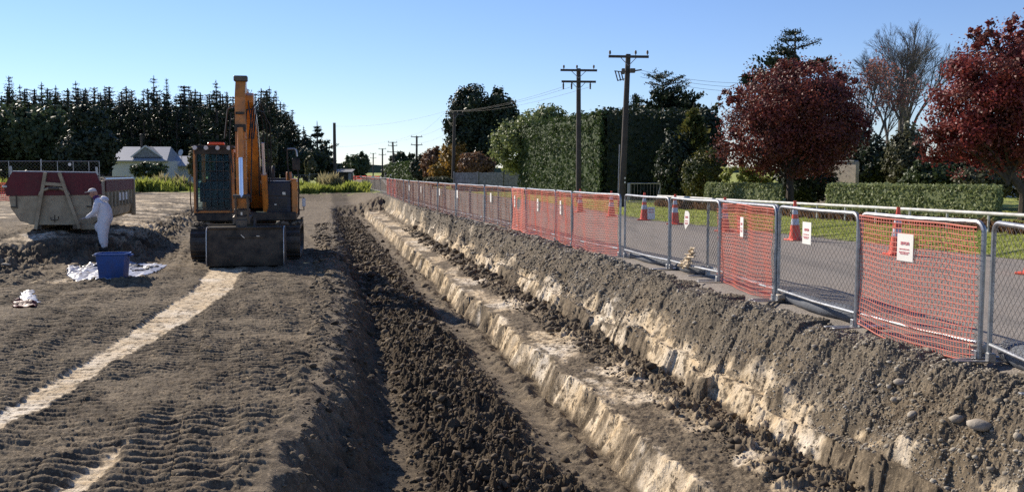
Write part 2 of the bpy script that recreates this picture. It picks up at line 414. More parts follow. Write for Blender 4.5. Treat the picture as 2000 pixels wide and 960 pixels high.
    # upper ground on the left and the pit below it
    sd = bank_sd(X, Y) + .35 * nmid
    left = (s < 0)
    up = sst(-.6, 1.1, sd) * left
    crest = sst(1.0, 3.2, sd) * left
    pit = np.exp(-((sd + 1.6) / 1.5) ** 2) * left * sst(14, 19, Y) * (1 - sst(27, 34, Y))
    z = z - .10 * pit
    upz = -.16 + .16 * crest + .03 * lo + .02 * nmid + crest * .02 * np.abs(np.sin(u * 2.2 + .6 * lo)) 
    z = z * (1 - up) + upz * up
    slope_m = up * (1 - up) * 4
    z = z + slope_m * (.06 * nmid + .03 * nfine) + .05 * pit * nmid
    # low spoil ridge by the tub
    hp = px(258, 548, -.62)
    z = z + .12 * np.exp(-(((X - hp.x) / .75) ** 2 + ((Y - hp.y + .45) / .5) ** 2)) * (1 + .8 * nmid)
    # distant ground
    z = np.where(Y > 85, .0 + .0 * z, z)
    if not full: return z
    # --- material masks
    grass = sst(74, 77, Y + 2.5 * nmid) * (1 - sst(5.0, 5.3, s) * (Y < 400))
    vx = np.interp(Y, [5, 16.7, 22.5, 31, 45, 66, 100, 178, 300, 4000], [12.5, 9.45, 7.6, 4.6, 2.7, -1.7, -8.2, -19, -37, -600])
    vgr = sst(-.1, .35, X - vx + .25 * nmid)
    grass = np.maximum(grass, vgr)
    n2 = fbm(X * 1.1, Y * .9, 91, 4); n3 = fbm(s * 5, t * 1.6, 93, 4)
    f1 = sst(.03, .2, q1) * (1 - sst(0, .10, s - e1)) * sst(-.75, -.15, n3 + .8 * n2 - .20) * (.35 + .65 * (blk2 > -.28)) * sst(2.2, 2.5, s)
    bp = sst(.0, .25, fbm(X * 1.0, Y * .55, 95, 4) + .12) * sst(0, .12, s - e1 - .05) * (1 - sst(3.55, 3.95, s + .3 * n2))
    f2 = sst(.01, .2, q2) * (1 - sst(.0, .10, s - e3)) * sst(-.12, .10, fbm(t * .55, s * 2.2, 96, 4) * 1.2 + .5 * n3 - .05)
    f2b = sst(.0, .1, q2b) * (1 - sst(.08, .24, s - e3)) * sst(.10, .28, fbm(t * .6, s * 1.2, 97, 3) + .4 * n3 + .05)
    dig = (1 - sst(57, 61, Y))
    pale = np.clip(np.maximum(np.maximum(f1, bp * .85), np.maximum(f2 * .95, f2b * .8)), 0, 1) * dig
    tub = px(160, 552, -.7); tubs = sst(.2, .6, np.exp(-(((X - tub.x) / 1.0) ** 2 + ((Y - tub.y) / .45) ** 2)) + .25 * n2)
    upsand = up * sst(.0, .35, fbm(X * .45, Y * .7, 98, 4)) * .75
    sandm = np.clip(np.maximum(np.maximum(sand * (1.05 + .2 * n2), pale), np.maximum(tubs * .8, upsand)), 0, 1)
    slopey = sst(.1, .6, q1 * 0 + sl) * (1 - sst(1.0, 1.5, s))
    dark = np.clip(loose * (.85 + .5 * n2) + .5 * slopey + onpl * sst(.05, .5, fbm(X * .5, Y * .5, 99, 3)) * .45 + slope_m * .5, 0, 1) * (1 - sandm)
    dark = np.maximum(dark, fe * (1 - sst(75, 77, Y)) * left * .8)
    grav = sst(-.5, .1, s - edge) * (1 - grass) * (Y < 90)
    grav2 = rough * .6 * sst(-.3, .3, n2)
    return z, sandm, grass, dark, np.maximum(grav, grav2)
def H(x, y): return float(terrain(np.array([x]), np.array([y]), False)[0])
def hit(x, y):                   # where the ray of pixel x, y first meets the ground
    d = ray(x, y); t = np.arange(3, 60, .01) / d.y
    X_, Y_, Z_ = d.x * t, d.y * t, HCAM + d.z * t
    k = int(np.argmax(Z_ <= terrain(X_, Y_, False))); return Vector((X_[k], Y_[k], Z_[k]))

def build_ground():
    rows = [1.5]
    while rows[-1] < 4.6: rows.append(rows[-1] * 1.03)
    while rows[-1] < 21: rows.append(rows[-1] * 1.0021)
    while rows[-1] < 32: rows.append(rows[-1] * 1.0032)
    while rows[-1] < 92: rows.append(rows[-1] * 1.0062)
    while rows[-1] < 6000: rows.append(rows[-1] * 1.06)
    rows = np.array(rows)
    cols = np.concatenate([np.linspace(-3, -.65, 60)[:-1], np.linspace(-.65, .65, 1420), np.linspace(.65, 3, 60)[1:]])
    Yg, Ug = np.meshgrid(rows, cols, indexing='ij'); Xg = Ug * Yg
    z, sa, gr, dk, gv = terrain(Xg.ravel(), Yg.ravel())
    V = np.stack([Xg.ravel(), Yg.ravel(), z], 1)
    nr, nc = len(rows), len(cols)
    i = np.arange(nr * nc).reshape(nr, nc)
    F = np.stack([i[:-1, :-1].ravel(), i[:-1, 1:].ravel(), i[1:, 1:].ravel(), i[1:, :-1].ravel()], 1)
    o = npmesh('ground', V, F, None, smooth=False)
    me = o.data
    a = me.color_attributes.new('soil', 'FLOAT_COLOR', 'POINT')
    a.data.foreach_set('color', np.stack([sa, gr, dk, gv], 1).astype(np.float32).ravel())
    m, nt = newmat('ground_soil')
    out = N(nt, 'ShaderNodeOutputMaterial'); b = N(nt, 'ShaderNodeBsdfPrincipled'); nt.links.new(b.outputs[0], out.inputs[0])
    at = N(nt, 'ShaderNodeAttribute', attribute_name='soil'); sp = N(nt, 'ShaderNodeSeparateColor'); nt.links.new(at.outputs['Color'], sp.inputs[0])
    tc = N(nt, 'ShaderNodeTexCoord').outputs['Object']
    nl = noise(nt, tc, .8, 5, .6); nm = noise(nt, tc, 7, 6, .65); nf = noise(nt, tc, 45, 4, .6)
    soil = mixc(nt, ramp(nt, nm, .40, .62), (.070, .052, .034), (.215, .166, .108))
    soil = mixc(nt, ramp(nt, nl, .42, .62), soil, mixc(nt, .5, soil, (.14, .112, .075)))
    soil = mixc(nt, ramp(nt, nf, .57, .68), soil, (.33, .255, .165))
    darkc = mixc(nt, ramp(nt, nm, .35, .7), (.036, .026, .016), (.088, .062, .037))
    sandc = mixc(nt, ramp(nt, nm, .35, .65), (.52, .385, .225), (.72, .585, .40))
    sandc = mixc(nt, ramp(nt, nl, .50, .66), sandc, (.78, .68, .53))
    vor = N(nt, 'ShaderNodeTexVoronoi'); vor.inputs['Scale'].default_value = 42; nt.links.new(tc, vor.inputs['Vector'])
    gravc = mixc(nt, ramp(nt, vor.outputs['Distance'], .0, .7), mixc(nt, ramp(nt, nf, .35, .65), (.33, .27, .195), (.21, .17, .12)), (.10, .088, .07))
    grassc = mixc(nt, ramp(nt, nm, .35, .65), (.22, .26, .05), (.35, .37, .09))
    grassc = mixc(nt, ramp(nt, nl, .52, .68), grassc, (.20, .17, .08))
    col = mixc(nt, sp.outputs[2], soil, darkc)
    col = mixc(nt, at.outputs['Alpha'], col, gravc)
    # smears of soil over the pale sand
    sm = N(nt, 'ShaderNodeMath', operation='MULTIPLY'); nt.links.new(sp.outputs[0], sm.inputs[0]); nt.links.new(ramp(nt, noise(nt, tc, 8, 7, .72), .585, .50), sm.inputs[1])
    col = mixc(nt, sm.outputs[0], col, sandc)
    col = mixc(nt, sp.outputs[1], col, grassc)
    nt.links.new(col, b.inputs['Base Color']); b.inputs['Roughness'].default_value = .92; b.inputs['Specular IOR Level'].default_value = .2
    bp = N(nt, 'ShaderNodeBump'); bp.inputs['Strength'].default_value = .8; bp.inputs['Distance'].default_value = .022
    nt.links.new(noise(nt, tc, 32, 6, .7), bp.inputs['Height']); nt.links.new(bp.outputs[0], b.inputs['Normal'])
    me.materials.append(m); tag(o, kind='structure'); return o
GROUND = build_ground()

# road: chip seal on the right of the fence
LEFT_E = [(2.0, 5.0), (8, 3.70), (12, 2.75), (20, 1.1), (34, -2.3), (48, -5.3), (62, -8.3), (100, -13.5), (178, -25), (300, -43), (420, -61)]
RIGHT_E = [(2.0, 13.2), (8, 11.7), (16.7, 9.35), (22.5, 7.5), (31, 4.5), (45, 2.6), (66, -1.8), (100, -8.3), (178, -19.1), (300, -37), (420, -54.8)]
ly, lx = zip(*LEFT_E); ry, rx = zip(*RIGHT_E)
ys = np.concatenate([np.arange(2, 60, .5), np.arange(60, 420, 8)])
V = []; nx = 40
for y in ys:
    a = np.interp(y, ly, lx) + .10 * float(pn(np.array([y / 1.3]), np.array([0.]), 301)[0]); b = np.interp(y, ry, rx) + .18 * float(pn(np.array([y / 1.1]), np.array([0.]), 302)[0])
    for k in range(nx + 1):
        f = k / nx; V.append((a + (b - a) * f, y, 0))
V = np.array(V); 
V[:, 2] = np.where(True, .030 + .02 * sst(0, 1, np.minimum(np.tile(np.arange(nx + 1), len(ys)), nx - np.tile(np.arange(nx + 1), len(ys))) / 4), 0)
e_ = np.tile(np.arange(nx + 1), len(ys)); V[(e_ == 0) | (e_ == nx), 2] = -.06
i = np.arange(len(V)).reshape(len(ys), nx + 1)
F = np.stack([i[:-1, :-1].ravel(), i[:-1, 1:].ravel(), i[1:, 1:].ravel(), i[1:, :-1].ravel()], 1)
m, nt = newmat('chip_seal')
out = N(nt, 'ShaderNodeOutputMaterial'); b = N(nt, 'ShaderNodeBsdfPrincipled'); nt.links.new(b.outputs[0], out.inputs[0])
tc = N(nt, 'ShaderNodeTexCoord').outputs['Object']
vor = N(nt, 'ShaderNodeTexVoronoi'); vor.inputs['Scale'].default_value = 55; nt.links.new(tc, vor.inputs['Vector'])
sv = N(nt, 'ShaderNodeSeparateColor'); nt.links.new(vor.outputs['Color'], sv.inputs[0])
c = mixc(nt, sv.outputs[0], (.17, .148, .125), (.32, .285, .245))
c = mixc(nt, ramp(nt, noise(nt, tc, .6, 5), .4, .65), c, mixc(nt, .5, c, (.24, .205, .17)))
mpn = N(nt, 'ShaderNodeMapping'); mpn.inputs['Scale'].default_value = (1, .08, 1); mpn.inputs['Rotation'].default_value = (0, 0, -.205); nt.links.new(tc, mpn.inputs['Vector'])
c = mixc(nt, ramp(nt, noise(nt, mpn.outputs[0], 1.6, 3), .5, .62), c, mixc(nt, .35, c, (.09, .085, .08)))
nt.links.new(c, b.inputs['Base Color']); b.inputs['Roughness'].default_value = .9; b.inputs['Specular IOR Level'].default_value = .25
bp = N(nt, 'ShaderNodeBump'); bp.inputs['Strength'].default_value = .7; bp.inputs['Distance'].default_value = .008
nt.links.new(vor.outputs['Distance'], bp.inputs['Height']); nt.links.new(bp.outputs[0], b.inputs['Normal'])
tag(npmesh('road', V, F, m), kind='structure')

# distant hills
def hills(name, x0, x1, Y, peak_px, seed, mat):
    n = 120; V = []; F = []
    for k in range(n + 1):
        x = x0 + (x1 - x0) * k / n; hpx = peak_px(x) + 2.0 * float(fbm(np.array([x / 60.]), np.array([0.]), seed, 4)[0])
        X = XY(x, Y); z = 1.6 + Y * max(hpx, -1) / F_PX
        V += [(X, Y, -30), (X, Y, z), (X * 1.3, Y * 1.3, z * .9), (X * 1.3, Y * 1.3, -30)]
    for k in range(n):
        a = k * 4; F += [(a, a + 4, a + 5, a + 1), (a + 1, a + 5, a + 6, a + 2), (a + 2, a + 6, a + 7, a + 3)]
    return tag(npmesh(name, V, F, mat), kind='structure')
hm = surf('hill_forest', (.05, .07, .05), (.075, .09, .055), .9, scale=.02)
hills('hills', -1500, 3500, 5200, lambda x: 9 + 9 * math.exp(-((x - 640) / 160) ** 2) , 3, hm)

# ------------------------------------------------------------------ loose clods and stones (nobody could count them)
ICO = {}
for lv in (1, 2):
    bm = bmesh.new(); bmesh.ops.create_icosphere(bm, subdivisions=lv, radius=1)
    ICO[lv] = (np.array([v.co[:] for v in bm.verts]), np.array([[v.index for v in f.verts] for f in bm.faces])); bm.free()
rng = np.random.default_rng(4)
def rocks(name, pts, sizes, mat, lv=1, flat=.7, jit=.25, sink=.25):
    bv, bf = ICO[lv]; n = len(pts); k = len(bv)
    sc = sizes[:, None, None] * (1 + rng.uniform(-jit, jit, (n, k, 1))) * np.stack([rng.uniform(.7, 1.3, n), rng.uniform(.7, 1.3, n), rng.uniform(flat * .7, flat * 1.2, n)], 1)[:, None, :]
    P = bv[None] * sc
    a = rng.uniform(0, 2 * np.pi, n); ca, sa = np.cos(a)[:, None], np.sin(a)[:, None]
    til = rng.uniform(-.6, .6, n); ct, st = np.cos(til)[:, None], np.sin(til)[:, None]
    x, y, z = P[..., 0], P[..., 1], P[..., 2]
    y, z = y * ct - z * st, y * st + z * ct
    x, y = x * ca - y * sa, x * sa + y * ca
    Q = np.stack([x, y, z], -1) + pts[:, None, :]; Q[..., 2] += (sizes * flat * (1 - 2 * sink))[:, None] * .6
    F = (bf[None] + (np.arange(n) * k)[:, None, None]).reshape(-1, 3)
    return npmesh(name, Q.reshape(-1, 3), F, mat, smooth=(lv == 2))
def scatter(n, s0, s1, y0, y1, smin, smax, power=2.2, dens=None, sfun=None):
    y = np.exp(rng.uniform(np.log(y0), np.log(y1), n)); s = rng.uniform(s0, s1, n) if sfun is None else sfun(n)
    x = s - KS * y
    z, sa, gr, dk, gv = terrain(x, y)
    sz = np.minimum(smin * (1 - rng.random(n)) ** (-1 / power), smax) * (np.clip(y / 14, .75, 1.7))
    keep = (rng.random(n) > sa * .8) & (gr < .5)
    if dens is not None: keep &= rng.random(n) < dens(x, y, s, sa, dk, gv)
    return np.stack([x, y, z], 1)[keep], sz[keep]
p, s_ = scatter(15000, .75, 2.5, 4.8, 55, .011, .062, 2.4, sfun=lambda n: np.clip(rng.normal(1.52, .37, n), .6, 2.7)); tag(rocks('soil_clods', p, s_, L_['clod'], 1, .8, .48), 'dark loose soil clods heaped along the bottom of the trench', 'soil', kind='stuff')
p, s_ = scatter(4500, 3.5, 4.15, 5, 40, .010, .08, 2.1); tag(rocks('bench_clods', p, s_, L_['clod'], 1, .8, .3), 'dark soil crumbs fallen onto the pale bench under the berm', 'soil', kind='stuff')
p, s_ = scatter(42000, 4.25, 5.45, 4.5, 45, .0065, .034, 2.6); tag(rocks('berm_stones', p, s_, L_['pebble'], 1, .75, .30), 'grey pebbles covering the gravelly berm below the fence', 'pebbles', kind='stuff')
p, s_ = scatter(9000, -9, .3, 6, 34, .006, .035, 2.5, dens=lambda x, y, s, sa, dk, gv: .35 + .65 * sst(-2.2, .2, s)); tag(rocks('platform_crumbs', p, s_, L_['crumb'], 1, .6, .25), 'dry soil crumbs on the scraped platform left of the trench', 'soil', kind='stuff')
p, s_ = scatter(5000, -.2, 1.1, 5.5, 40, .009, .06, 2.3); tag(rocks('bank_crumbs', p, s_, L_['clod'], 1, .7, .25), 'soil crumbs on the shaded left side of the trench', 'soil', kind='stuff')
# the few big stones that stand out on the berm
for k, (x, y, zz, sz, lab) in enumerate([
    (1757, 750, -.12, .075, 'flat whitish stone lying highest on the berm below the orange panel'),
    (1748, 790, -.2, .08, 'upright tan stone with a pale face low on the berm'),
    (1782, 812, -.25, .06, 'small rounded tan stone beside the upright tan stone'),
    (1868, 826, -.2, .075, 'brown angular stone at the left end of the stony ridge on the berm'),
    (1912, 840, -.2, .11, 'large dark grey stone in the middle of the stony ridge on the berm'),
    (1988, 858, -.2, .07, 'whitish stone at the right edge of the frame on the berm')]):
    q = hit(x, y)
    o = rocks('stone', np.zeros((1, 3)), np.array([sz * .62]), M['stone'], 1 if k % 2 else 2, .42 if k == 0 else .75, .12); o.location = (q.x, q.y, H(q.x, q.y) + sz * .1)
    tag(o, lab, 'stone', 'large stones on the berm')

# ------------------------------------------------------------------ temporary barrier fence along the road
def clipline(x0, z0, x1, z1, L, zb, zt):
    t0, t1 = 0., 1.; dx, dz = x1 - x0, z1 - z0
    for p_, q_ in ((-dx, x0 - 0), (dx, L - x0), (-dz, z0 - zb), (dz, zt - z0)):
        if p_ == 0:
            if q_ < 0: return None
        else:
            r_ = q_ / p_
            if p_ < 0: t0 = max(t0, r_)
            else: t1 = min(t1, r_)
    if t0 >= t1: return None
    return (x0 + dx * t0, z0 + dz * t0, x0 + dx * t1, z0 + dz * t1)
def ribbons(lines, w, th):      # many thin square strands, numpy; each line is a polyline array (k,3)
    V = []; F = []; base = 0
    for P, up in lines:
        P = np.asarray(P); k = len(P); u = np.asarray(up) * w / 2; n = np.array([0, th / 2, 0])
        V.append(np.stack([P - u - n, P + u - n, P + u + n, P - u + n], 1).reshape(-1, 3))
        i = np.arange(k - 1)[:, None] * 4 + base
        for a, b in ((0, 1), (1, 2), (2, 3), (3, 0)): F.append(np.concatenate([i + a, i + b, i + 4 + b, i + 4 + a], 1))
        base += 4 * k
    return np.concatenate(V), np.concatenate(F)
_cache = {}
PH = 1.15; ZB = .15
def chain_mesh(L, zb, zt, sp=.058, w=.0022, seed=0):
    key = ('chain', round(L, 1), zb, zt, sp)
    r = random.Random(seed); lines = []
    H_ = zt - zb; d = sp * 1.414
    k = -int(H_ / d) - 1
    while k * d < L + H_:
        for sgn in (1, -1):
            x0 = k * d; a = (x0, zb, x0 + H_, zt) if sgn > 0 else (x0, zt, x0 + H_, zb)
            c = clipline(*a, L, zb, zt)
            if c:
                n = max(2, int(abs(c[2] - c[0]) / .12) + 1)
                P = np.stack([np.linspace(c[0], c[2], n), .006 * sgn * np.ones(n), np.linspace(c[1], c[3], n)], 1)
                P[:, 1] += .012 * np.sin(P[:, 0] * 7 + seed); P[:, 2] += .006 * np.sin(P[:, 0] * 23 + seed)
                lines.append((P, (.7, 0, -.7 * sgn)))
        k += 1
    return ribbons(lines, w, w)
def net_mesh(L, zb, zt, seed=0, x0=0., x1=None, sag=.03, dx=.037, dz=.044, w=.0075, hole=None, drop=None):
    r = np.random.default_rng(seed); x1 = L if x1 is None else x1; lines = []
    fx = r.uniform(0, 6, 4)
    def warp(x, z):
        zz = z + sag * (np.sin(x * 2.1 + fx[0]) * .6 + np.sin(x * 5.3 + fx[1]) * .3) * (1 - (z - zb) / (zt - zb) * .5)
        if drop is not None: zz = zz - drop * np.sin(np.pi * np.clip((x - x0) / (x1 - x0), 0, 1)) * ((zt - z) / (zt - zb)) ** 2
        yy = -.030 + .014 * np.sin(x * 4 + fx[2] + z * 5) + .010 * np.sin(x * 11 + fx[3])
        return np.stack([x + .012 * np.sin(z * 14 + fx[1]), yy, zz], -1)
    def cut(P):
        if hole is None: return [P]
        m = np.hypot((P[:, 0] - hole[0]) / hole[2], (P[:, 2] - hole[1]) / hole[3]) > 1; out = []; cur = []
        for a, p_ in zip(m, P):
            if a: cur.append(p_)
            else:
                if len(cur) > 1: out.append(np.array(cur))
                cur = []
        if len(cur) > 1: out.append(np.array(cur))
        return out
    for z in np.arange(zb, zt, dz):
        n = int((x1 - x0) / .07) + 2; x = np.linspace(x0, x1, n)
        for q in cut(warp(x, np.full(n, z))): lines.append((q, (0, 0, 1.0)))
    for x in np.arange(x0, x1, dx):
        n = 16; z = np.linspace(zb, zt, n)
        for q in cut(warp(np.full(n, x), z)): lines.append((q, (.7, 0, 0)))
    for z in (zt, zb):
        n = int((x1 - x0) / .07) + 2
        lines.append((warp(np.linspace(x0, x1, n), np.full(n, z - .002)), (0, 0, 2.0)))
    return ribbons(lines, w, .0025)
def frame_mb(L, r=.021):
    m = MB(); c = .09
    pts = [(0, 0, .02), (0, 0, .6), (0, 0, PH - c)]
    for k in range(1, 5):
        a = k / 5 * pi / 2; pts.append((c - c * cos(a), 0, PH - c + c * sin(a)))
    pts += [(c, 0, PH), (L / 2, 0, PH - .008), (L - c, 0, PH)]
    for k in range(1, 5):
        a = pi / 2 - k / 5 * pi / 2; pts.append((L - c + c * cos(a), 0, PH - c + c * sin(a)))
    pts += [(L, 0, PH - c), (L, 0, .6), (L, 0, .02)]
    m.tube(pts, r, 8)
    m.tube([(r, 0, ZB), (L / 2, 0, ZB - .012), (L - r, 0, ZB)], r * .85, 8)
    return m
def foot_mb():
    m = MB(); m.box((0, 0, .014), (.05, .62, .012), bev=.003); m.box((0, 0, .05), (.06, .06, .07), bev=.005); return m
def panel(a, b, name='barrier_panel', net=None, label=None, group='mesh barrier panels along the road', seed=0, coarse=False, netkw={}, chain=True, lean=0):
    a = Vector((a[0], a[1], 0)); b = Vector((b[0], b[1], 0)); d = b - a; L = d.length
    rz = math.atan2(d.y, d.x)
    t = empty(name, (a.x, a.y, .045), rz, label, 'barrier', group); t.rotation_euler.x = lean
    frame_mb(L).build('frame', M['galv'], t, True)
    if chain:
        V, F = chain_mesh(L, ZB, PH, .058 if not coarse else .075, .0024 if not coarse else .0036, seed); npmesh('wire_mesh', V, F, M['wire'], t)
    for x in (.03, L - .03):
        f = foot_mb().build('foot', M['galv'], t); f.location.x = x
    if net:
        V, F = net_mesh(L, .03, PH - .03, seed, .02, L - .02, **netkw); npmesh('orange_netting', V, F, M[net], t)
    return t, L
G = lambda x, y: px(x, y, .045)
gx = dict(
 a=G(2085, 775), b=G(1912, 704), c=G(1671, 640), d=G(1513, 588), e=G(1404, 551), f=G(1306, 526), g=G(1220, 503), h=G(1211, 501), i=G(1117, 481), j=G(1085, 471), k=G(1027, 456), l=G(1000, 448))
panel(gx['b'] + Vector((.05, -.06, 0)), gx['a'], label='bare chain mesh barrier panel cut by the right edge of the frame', seed=1)
P_B, LB = panel(gx['c'] + Vector((.03, 0, 0)), gx['b'], net='net', label='orange netted barrier panel with a white sign before the rightmost whole cone', seed=2, netkw=dict(drop=.07))
P_C, LC = panel(gx['d'] + Vector((.03, -.03, 0)), gx['c'], label='bare chain mesh barrier panel with a white sign between two orange netted panels', seed=3)
P_D, LD = panel(G(1400, 548) + Vector((.03, .05, 0)), gx['d'], net='net', label='orange netted barrier panel overlapping its neighbour, with a red sign and a pale board', seed=4, netkw=dict(drop=.10))
P_E, LE = panel(gx['f'] + Vector((.02, 0, 0)), gx['e'], label='chain mesh barrier panel with a torn white sign and a tan rag', seed=5)
P_F, LF = panel(gx['g'], gx['f'], label='bare chain mesh barrier panel just right of the gap by the tall power pole', seed=6)
P_G, LG = panel(gx['i'] + Vector((.02, 0, 0)), gx['h'], net='net', label='orange netted barrier panel just left of the gap by the tall power pole', seed=7, netkw=dict(drop=.12))
P_H, LH = panel(gx['j'] + Vector((.02, 0, 0)), gx['i'], net='net', label='narrow angled orange netted barrier panel with a pink paper and raised top edge', seed=8)
P_I, LI = panel(gx['k'] + Vector((.02, 0, 0)), gx['j'], net='net', label='orange netted barrier panel right of the one with a hole', seed=9)
P_J, LJ = panel(gx['l'] + Vector((.02, 0, 0)), gx['k'], net='net', label='bright orange netted barrier panel with a ragged hole in its netting', seed=10, netkw=dict(hole=(.95, .75, .16, .14), w=.02))
# second, overlapping frame behind D
panel(G(1378, 541) + Vector((.05, .12, 0)), gx['d'] + Vector((.06, .10, 0)), label='second bare panel doubled up right behind the overlapping orange netted one', seed=11)
# the long run into the distance
path = [gx['l'], px(960, 439), px(920, 430), px(880, 422.5), px(840, 411), px(800, 399.5), px(775, 388), px(755, 379)]
pts = []; 
acc = [0]
for p_, q_ in zip(path[:-1], path[1:]): acc.append(acc[-1] + (q_ - p_).length)
def along(path, acc, d):
    for k in range(len(acc) - 1):
        if d <= acc[k + 1] or k == len(acc) - 2:
            f = (d - acc[k]) / (acc[k + 1] - acc[k]); return path[k] + (path[k + 1] - path[k]) * f
protoK = {}
LK = 2.0; nK = int(acc[-1] / LK)
for k in range(nK):
    b_ = along(path, acc, k * LK); a_ = along(path, acc, (k + 1) * LK - .05)
    jit = .06 * math.sin(k * 2.7); a_ = a_ + Vector((jit, 0, 0))
    kind = 'net' if k >= nK - 6 else 'netbrown'
    if kind == 'net': lab = 'bright orange netted barrier panel at the far bend of the fence'; g = 'bright orange netted panels at the far bend'
    else: lab = 'brownish orange netted barrier panel in the long distant fence run'; g = 'brownish netted panels in the distant fence run'
    v = (kind, k % 2)
    if v not in protoK:
        t, _ = panel(a_, b_, net=kind, label=lab, group=g, seed=20 + k, coarse=True, netkw=dict(w=.0095, dx=.075, dz=.075)); protoK[v] = t
    else:
        t = copy_tree(protoK[v]); t.location = (a_.x, a_.y, .045); t.rotation_euler.z = math.atan2((b_ - a_).y, (b_ - a_).x)
        s_ = (b_ - a_).length / 1.95; t.scale.x = 1
    last = a_
# thin bare panels turning across beyond the bend
q0 = last; 
for k in range(4):
    q1 = px(744 - k * 12, 378 - k * 3.0)
    t, _ = panel(q1, q0, label='bare mesh barrier panel closing the far end of the fence run', group='bare panels past the far bend', seed=60 + k, coarse=True)
    q0 = q1

# signs on the panels (things that hang from the fence)
def sheet(w, h, th=.004): return MB().box((0, 0, 0), (w, th, h), bev=.001)
def text_obj(s, size, mat, parent, loc, name='lettering', ext=.0008, squash=1.0):
    cu = bpy.data.curves.new(name, 'FONT'); cu.body = s; cu.size = size; cu.extrude = ext; cu.align_x = 'CENTER'
    cu.offset = size * .012
    tmp = bpy.data.objects.new('tmp_text', cu); COL.objects.link(tmp)
    me = bpy.data.meshes.new_from_object(tmp); bpy.data.objects.remove(tmp)
    o = bpy.data.objects.new(name, me); COL.objects.link(o); me.materials.clear(); me.materials.append(mat)
    o.parent = parent; o.rotation_euler = (pi / 2, 0, 0); o.location = loc; o.scale = (squash, 1, 1); return o
def fence_sign(P, L, x, z, w, h, label, mat='paper', ink='redink', torn=False, off=-.055, tilt=0., lines=True):
    base = P.matrix_basis
    r = empty('fence_sign', P.location + Vector((cos(P.rotation_euler.z) * x - sin(P.rotation_euler.z) * off, sin(P.rotation_euler.z) * x + cos(P.rotation_euler.z) * off, z)), P.rotation_euler.z, label, 'sign', 'signs tied to the fence')
    r.rotation_euler.y = tilt
    if torn:
        o = MB().prism([(-w * .32, h / 2), (w * .25, h / 2), (w / 2, h * .35), (w * .5, -h * .2), (w * .30, -h * .28), (-w * .25, -h * .55), (-w * .5, -h * .22), (-w * .42, h * .3)], -.002, .002, 'y').build('board', M[mat], r)
    else: sheet(w, h).build('board', M[mat], r)
    text_obj('avon', h * .25, M[ink], r, (0, -.005, h * .10), squash=w / h * 1.15)
    for k, (zz, ww) in enumerate(((-.06, .62), (-.17, .66), (-.23, .5))):
        m = MB(); n = 7
        for j in range(n):
            xx = -w * ww / 2 + w * ww * (j + .5) / n; m.box((xx, 0, 0), (w * ww / n * .72, .0012, h * (.035 if j % 3 else .045)))
        o = m.build('small_print', M[ink], r); o.location = (-w * .04, -.005, h * zz)
    return r
def posx(P, L, xp, yp):          # where the camera ray to pixel meets the panel plane: (x along, z)
    a = P.location; rz = P.rotation_euler.z; d = Vector((cos(rz), sin(rz), 0)); n = Vector((-sin(rz), cos(rz), 0))
    ry_ = ray(xp, yp); o = Vector((0, 0, HCAM)); t = (a - o).dot(n) / ry_.dot(n); q = o + ry_ * t
    return (q - a).dot(d), q.z - a.z
x, z = posx(P_C, LC, 1585, 455); fence_sign(P_C, LC, x, z, .215, .245, 'white sign with faint red print on the bare chain mesh panel')
x, z = posx(P_B, LB, 1778, 483); fence_sign(P_B, LB, x, z, .225, .25, 'white sign with faint red print on the rightmost orange netted panel')
x, z = posx(P_E, LE, 1348, 429); fence_sign(P_E, LE, x, z, .19, .27, 'torn white sign hanging with a pointed lower corner', torn=True)
x, z = posx(P_D, LD, 1441, 438); fence_sign(P_D, LD, x, z, .16, .24, 'red sign with pale print behind orange netting', mat='redsign', ink='paper', off=.02)
x, z = posx(P_D, LD, 1456, 443); fence_sign(P_D, LD, x, z, .12, .26, 'narrow pink white board beside the red sign on the overlapping panel', off=-.05)
for nm, P, L, xp, yp, lab in (('H', P_H, LH, 1099, 405, 'pale paper strip on the narrow angled orange panel'), ('I', P_I, LI, 1054, 400, 'faded pink paper on the netted panel right of the one with the hole'), ('J', P_J, LJ, 1009, 393, 'white paper strip beside the hole in the bright orange netting')):
    x, z = posx(P, L, xp, yp); fence_sign(P, L, x, z, .13, .3, lab, off=-.05)
# small white papers in the distant run
for xp, yp in ((803, 362), (826, 365), (863, 371), (898, 376), (963, 383)):
    dd = [px(xp, 337 + 64, .0)]
    # nearest point of the fence run along this ray
    best = None
    for k in range(400):
        q = along(path, acc, acc[-1] * k / 399); u = q.x / q.y * F_PX + 1000
        if best is None or abs(u - xp) < best[0]: best = (abs(u - xp), q, k)
    q = best[1]; q2 = along(path, acc, min(acc[-1], acc[-1] * (best[2] + 4) / 399)); rz = math.atan2(q.y - q2.y, q.x - q2.x)
    n = Vector((-sin(rz), cos(rz), 0)) * -.08
    r = empty('fence_sign', (q.x + n.x, q.y + n.y, .85), rz, 'small white paper tied to the distant brownish netting run', 'sign', 'small papers on the distant fence run')
    sheet(.20, .27).build('board', M['paper'], r)
